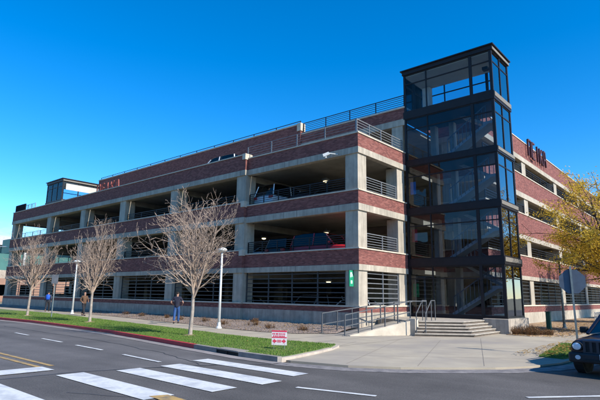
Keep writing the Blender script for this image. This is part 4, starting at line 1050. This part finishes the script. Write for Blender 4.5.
# low tree belt at far distance so the horizon is not bare
rng=random.Random(3); tb=MB()
for i in range(2600):
    a=R(rng.uniform(95,200)); d=rng.uniform(230,260); x,y=math.cos(a)*d,math.sin(a)*d; h=rng.uniform(2,7)*(.7+.5*noise.noise(Vector((a*14,0,0))))
    c=Vector((x,y,h*rng.random())); s=1.6
    tb.v+=[tuple(c+Vector((rng.uniform(-s,s),rng.uniform(-s,s),rng.uniform(-s,s)))) for _ in range(4)]; n=len(tb.v)-4; tb.f.append((n,n+1,n+2)); tb.f.append((n,n+2,n+3))
tag(tb.build('far_trees',mat('far_foliage',lin(.09,.08,.05),lin(.06,.06,.04),scale=.2)),'far off line of trees on the horizon','trees',kind='stuff')

# unseen building added behind the photographer to darken glass reflections and long-side fill
O=thing('reflection_blocker','added unseen dark brick building across the road, darkening the tower glass reflections','building',(0,-62,0))
MB().box(-70,45,-12,0,0,13).build('wall',mat('dark_brick',lin(.1,.06,.05),lin(.07,.045,.04),rough=.9),O)
for zz in (1.2,4.8,8.4):
    for i in range(22): MB().box(-66+i*5,-63.5+i*5,.01,.08,zz,zz+2.1).build('window',carglass,O)
# ---------------------------------------------------------------- light, sky, camera
AZ=R(3.5); EL=R(36)
sun=bpy.data.lights.new('sun','SUN'); sun.energy=4.5; sun.angle=R(.53); sun.color=(1,.94,.85)
so=bpy.data.objects.new('sun',sun); COL.objects.link(so)
dirn=Vector((math.cos(AZ)*math.cos(EL),math.sin(AZ)*math.cos(EL),math.sin(EL))); so.rotation_euler=(-dirn).to_track_quat('-Z','Y').to_euler()
so.location=(20,0,30)
W=bpy.data.worlds.new('World'); SC.world=W; W.use_nodes=True; nt=W.node_tree; nt.nodes.clear(); L=nt.links.new
out=nt.nodes.new('ShaderNodeOutputWorld'); bg=nt.nodes.new('ShaderNodeBackground'); bg.inputs[1].default_value=.15; L(bg.outputs[0],out.inputs[0])
sky=nt.nodes.new('ShaderNodeTexSky'); sky.sky_type='NISHITA'; sky.sun_disc=False; sky.sun_elevation=EL; sky.sun_rotation=R(90)-AZ; sky.air_density=1.0; sky.dust_density=.3; sky.ozone_density=3.6; sky.altitude=1600
hs=nt.nodes.new('ShaderNodeHueSaturation'); hs.inputs['Saturation'].default_value=1.38; hs.inputs['Value'].default_value=1.1; L(sky.outputs[0],hs.inputs['Color'])
# a few low clouds near the horizon on the left
tc=nt.nodes.new('ShaderNodeTexCoord'); sp=nt.nodes.new('ShaderNodeSeparateXYZ'); L(tc.outputs['Generated'],sp.inputs[0])
mp=nt.nodes.new('ShaderNodeMapping'); mp.inputs['Scale'].default_value=(3,3,14); L(tc.outputs['Generated'],mp.inputs[0])
nz=nt.nodes.new('ShaderNodeTexNoise'); nz.inputs['Scale'].default_value=1.6; nz.inputs['Detail'].default_value=6; L(mp.outputs[0],nz.inputs['Vector'])
def mr(src,a,b,c,d):
    m=nt.nodes.new('ShaderNodeMapRange'); m.inputs[1].default_value=a; m.inputs[2].default_value=b; m.inputs[3].default_value=c; m.inputs[4].default_value=d; L(src,m.inputs[0]); return m.outputs[0]
def mul(a,b):
    m=nt.nodes.new('ShaderNodeMath'); m.operation='MULTIPLY'; L(a,m.inputs[0]); L(b,m.inputs[1]); return m.outputs[0]
cl=mul(mul(mr(nz.outputs[0],.42,.56,0,1),mr(sp.outputs[2],.07,.12,1,0)),mr(sp.outputs[0],-.80,-.9,0,1))
mx=nt.nodes.new('ShaderNodeMixRGB'); L(cl,mx.inputs[0]); L(hs.outputs[0],mx.inputs[1]); mx.inputs[2].default_value=(8.5,8.8,9.2,1); L(mx.outputs[0],bg.inputs[0])

cam=bpy.data.cameras.new('camera'); co=bpy.data.objects.new('camera',cam); COL.objects.link(co); SC.camera=co
cam.sensor_width=36; cam.lens=490.9986/600*36; cam.clip_end=4000; cam.clip_start=.1
M=Matrix.Rotation(.7162,4,'Z')@Matrix.Rotation(math.pi/2+.1916,4,'X')@Matrix.Rotation(.0152,4,'Z')
co.matrix_world=Matrix.Translation((14.0436,-20.7181,1.75))@M
SC.view_settings.view_transform='Standard'; SC.view_settings.look='None'; SC.view_settings.exposure=.66; SC.view_settings.gamma=1
SC.render.engine='CYCLES'
SC.cycles.max_bounces=8; SC.cycles.transparent_max_bounces=12
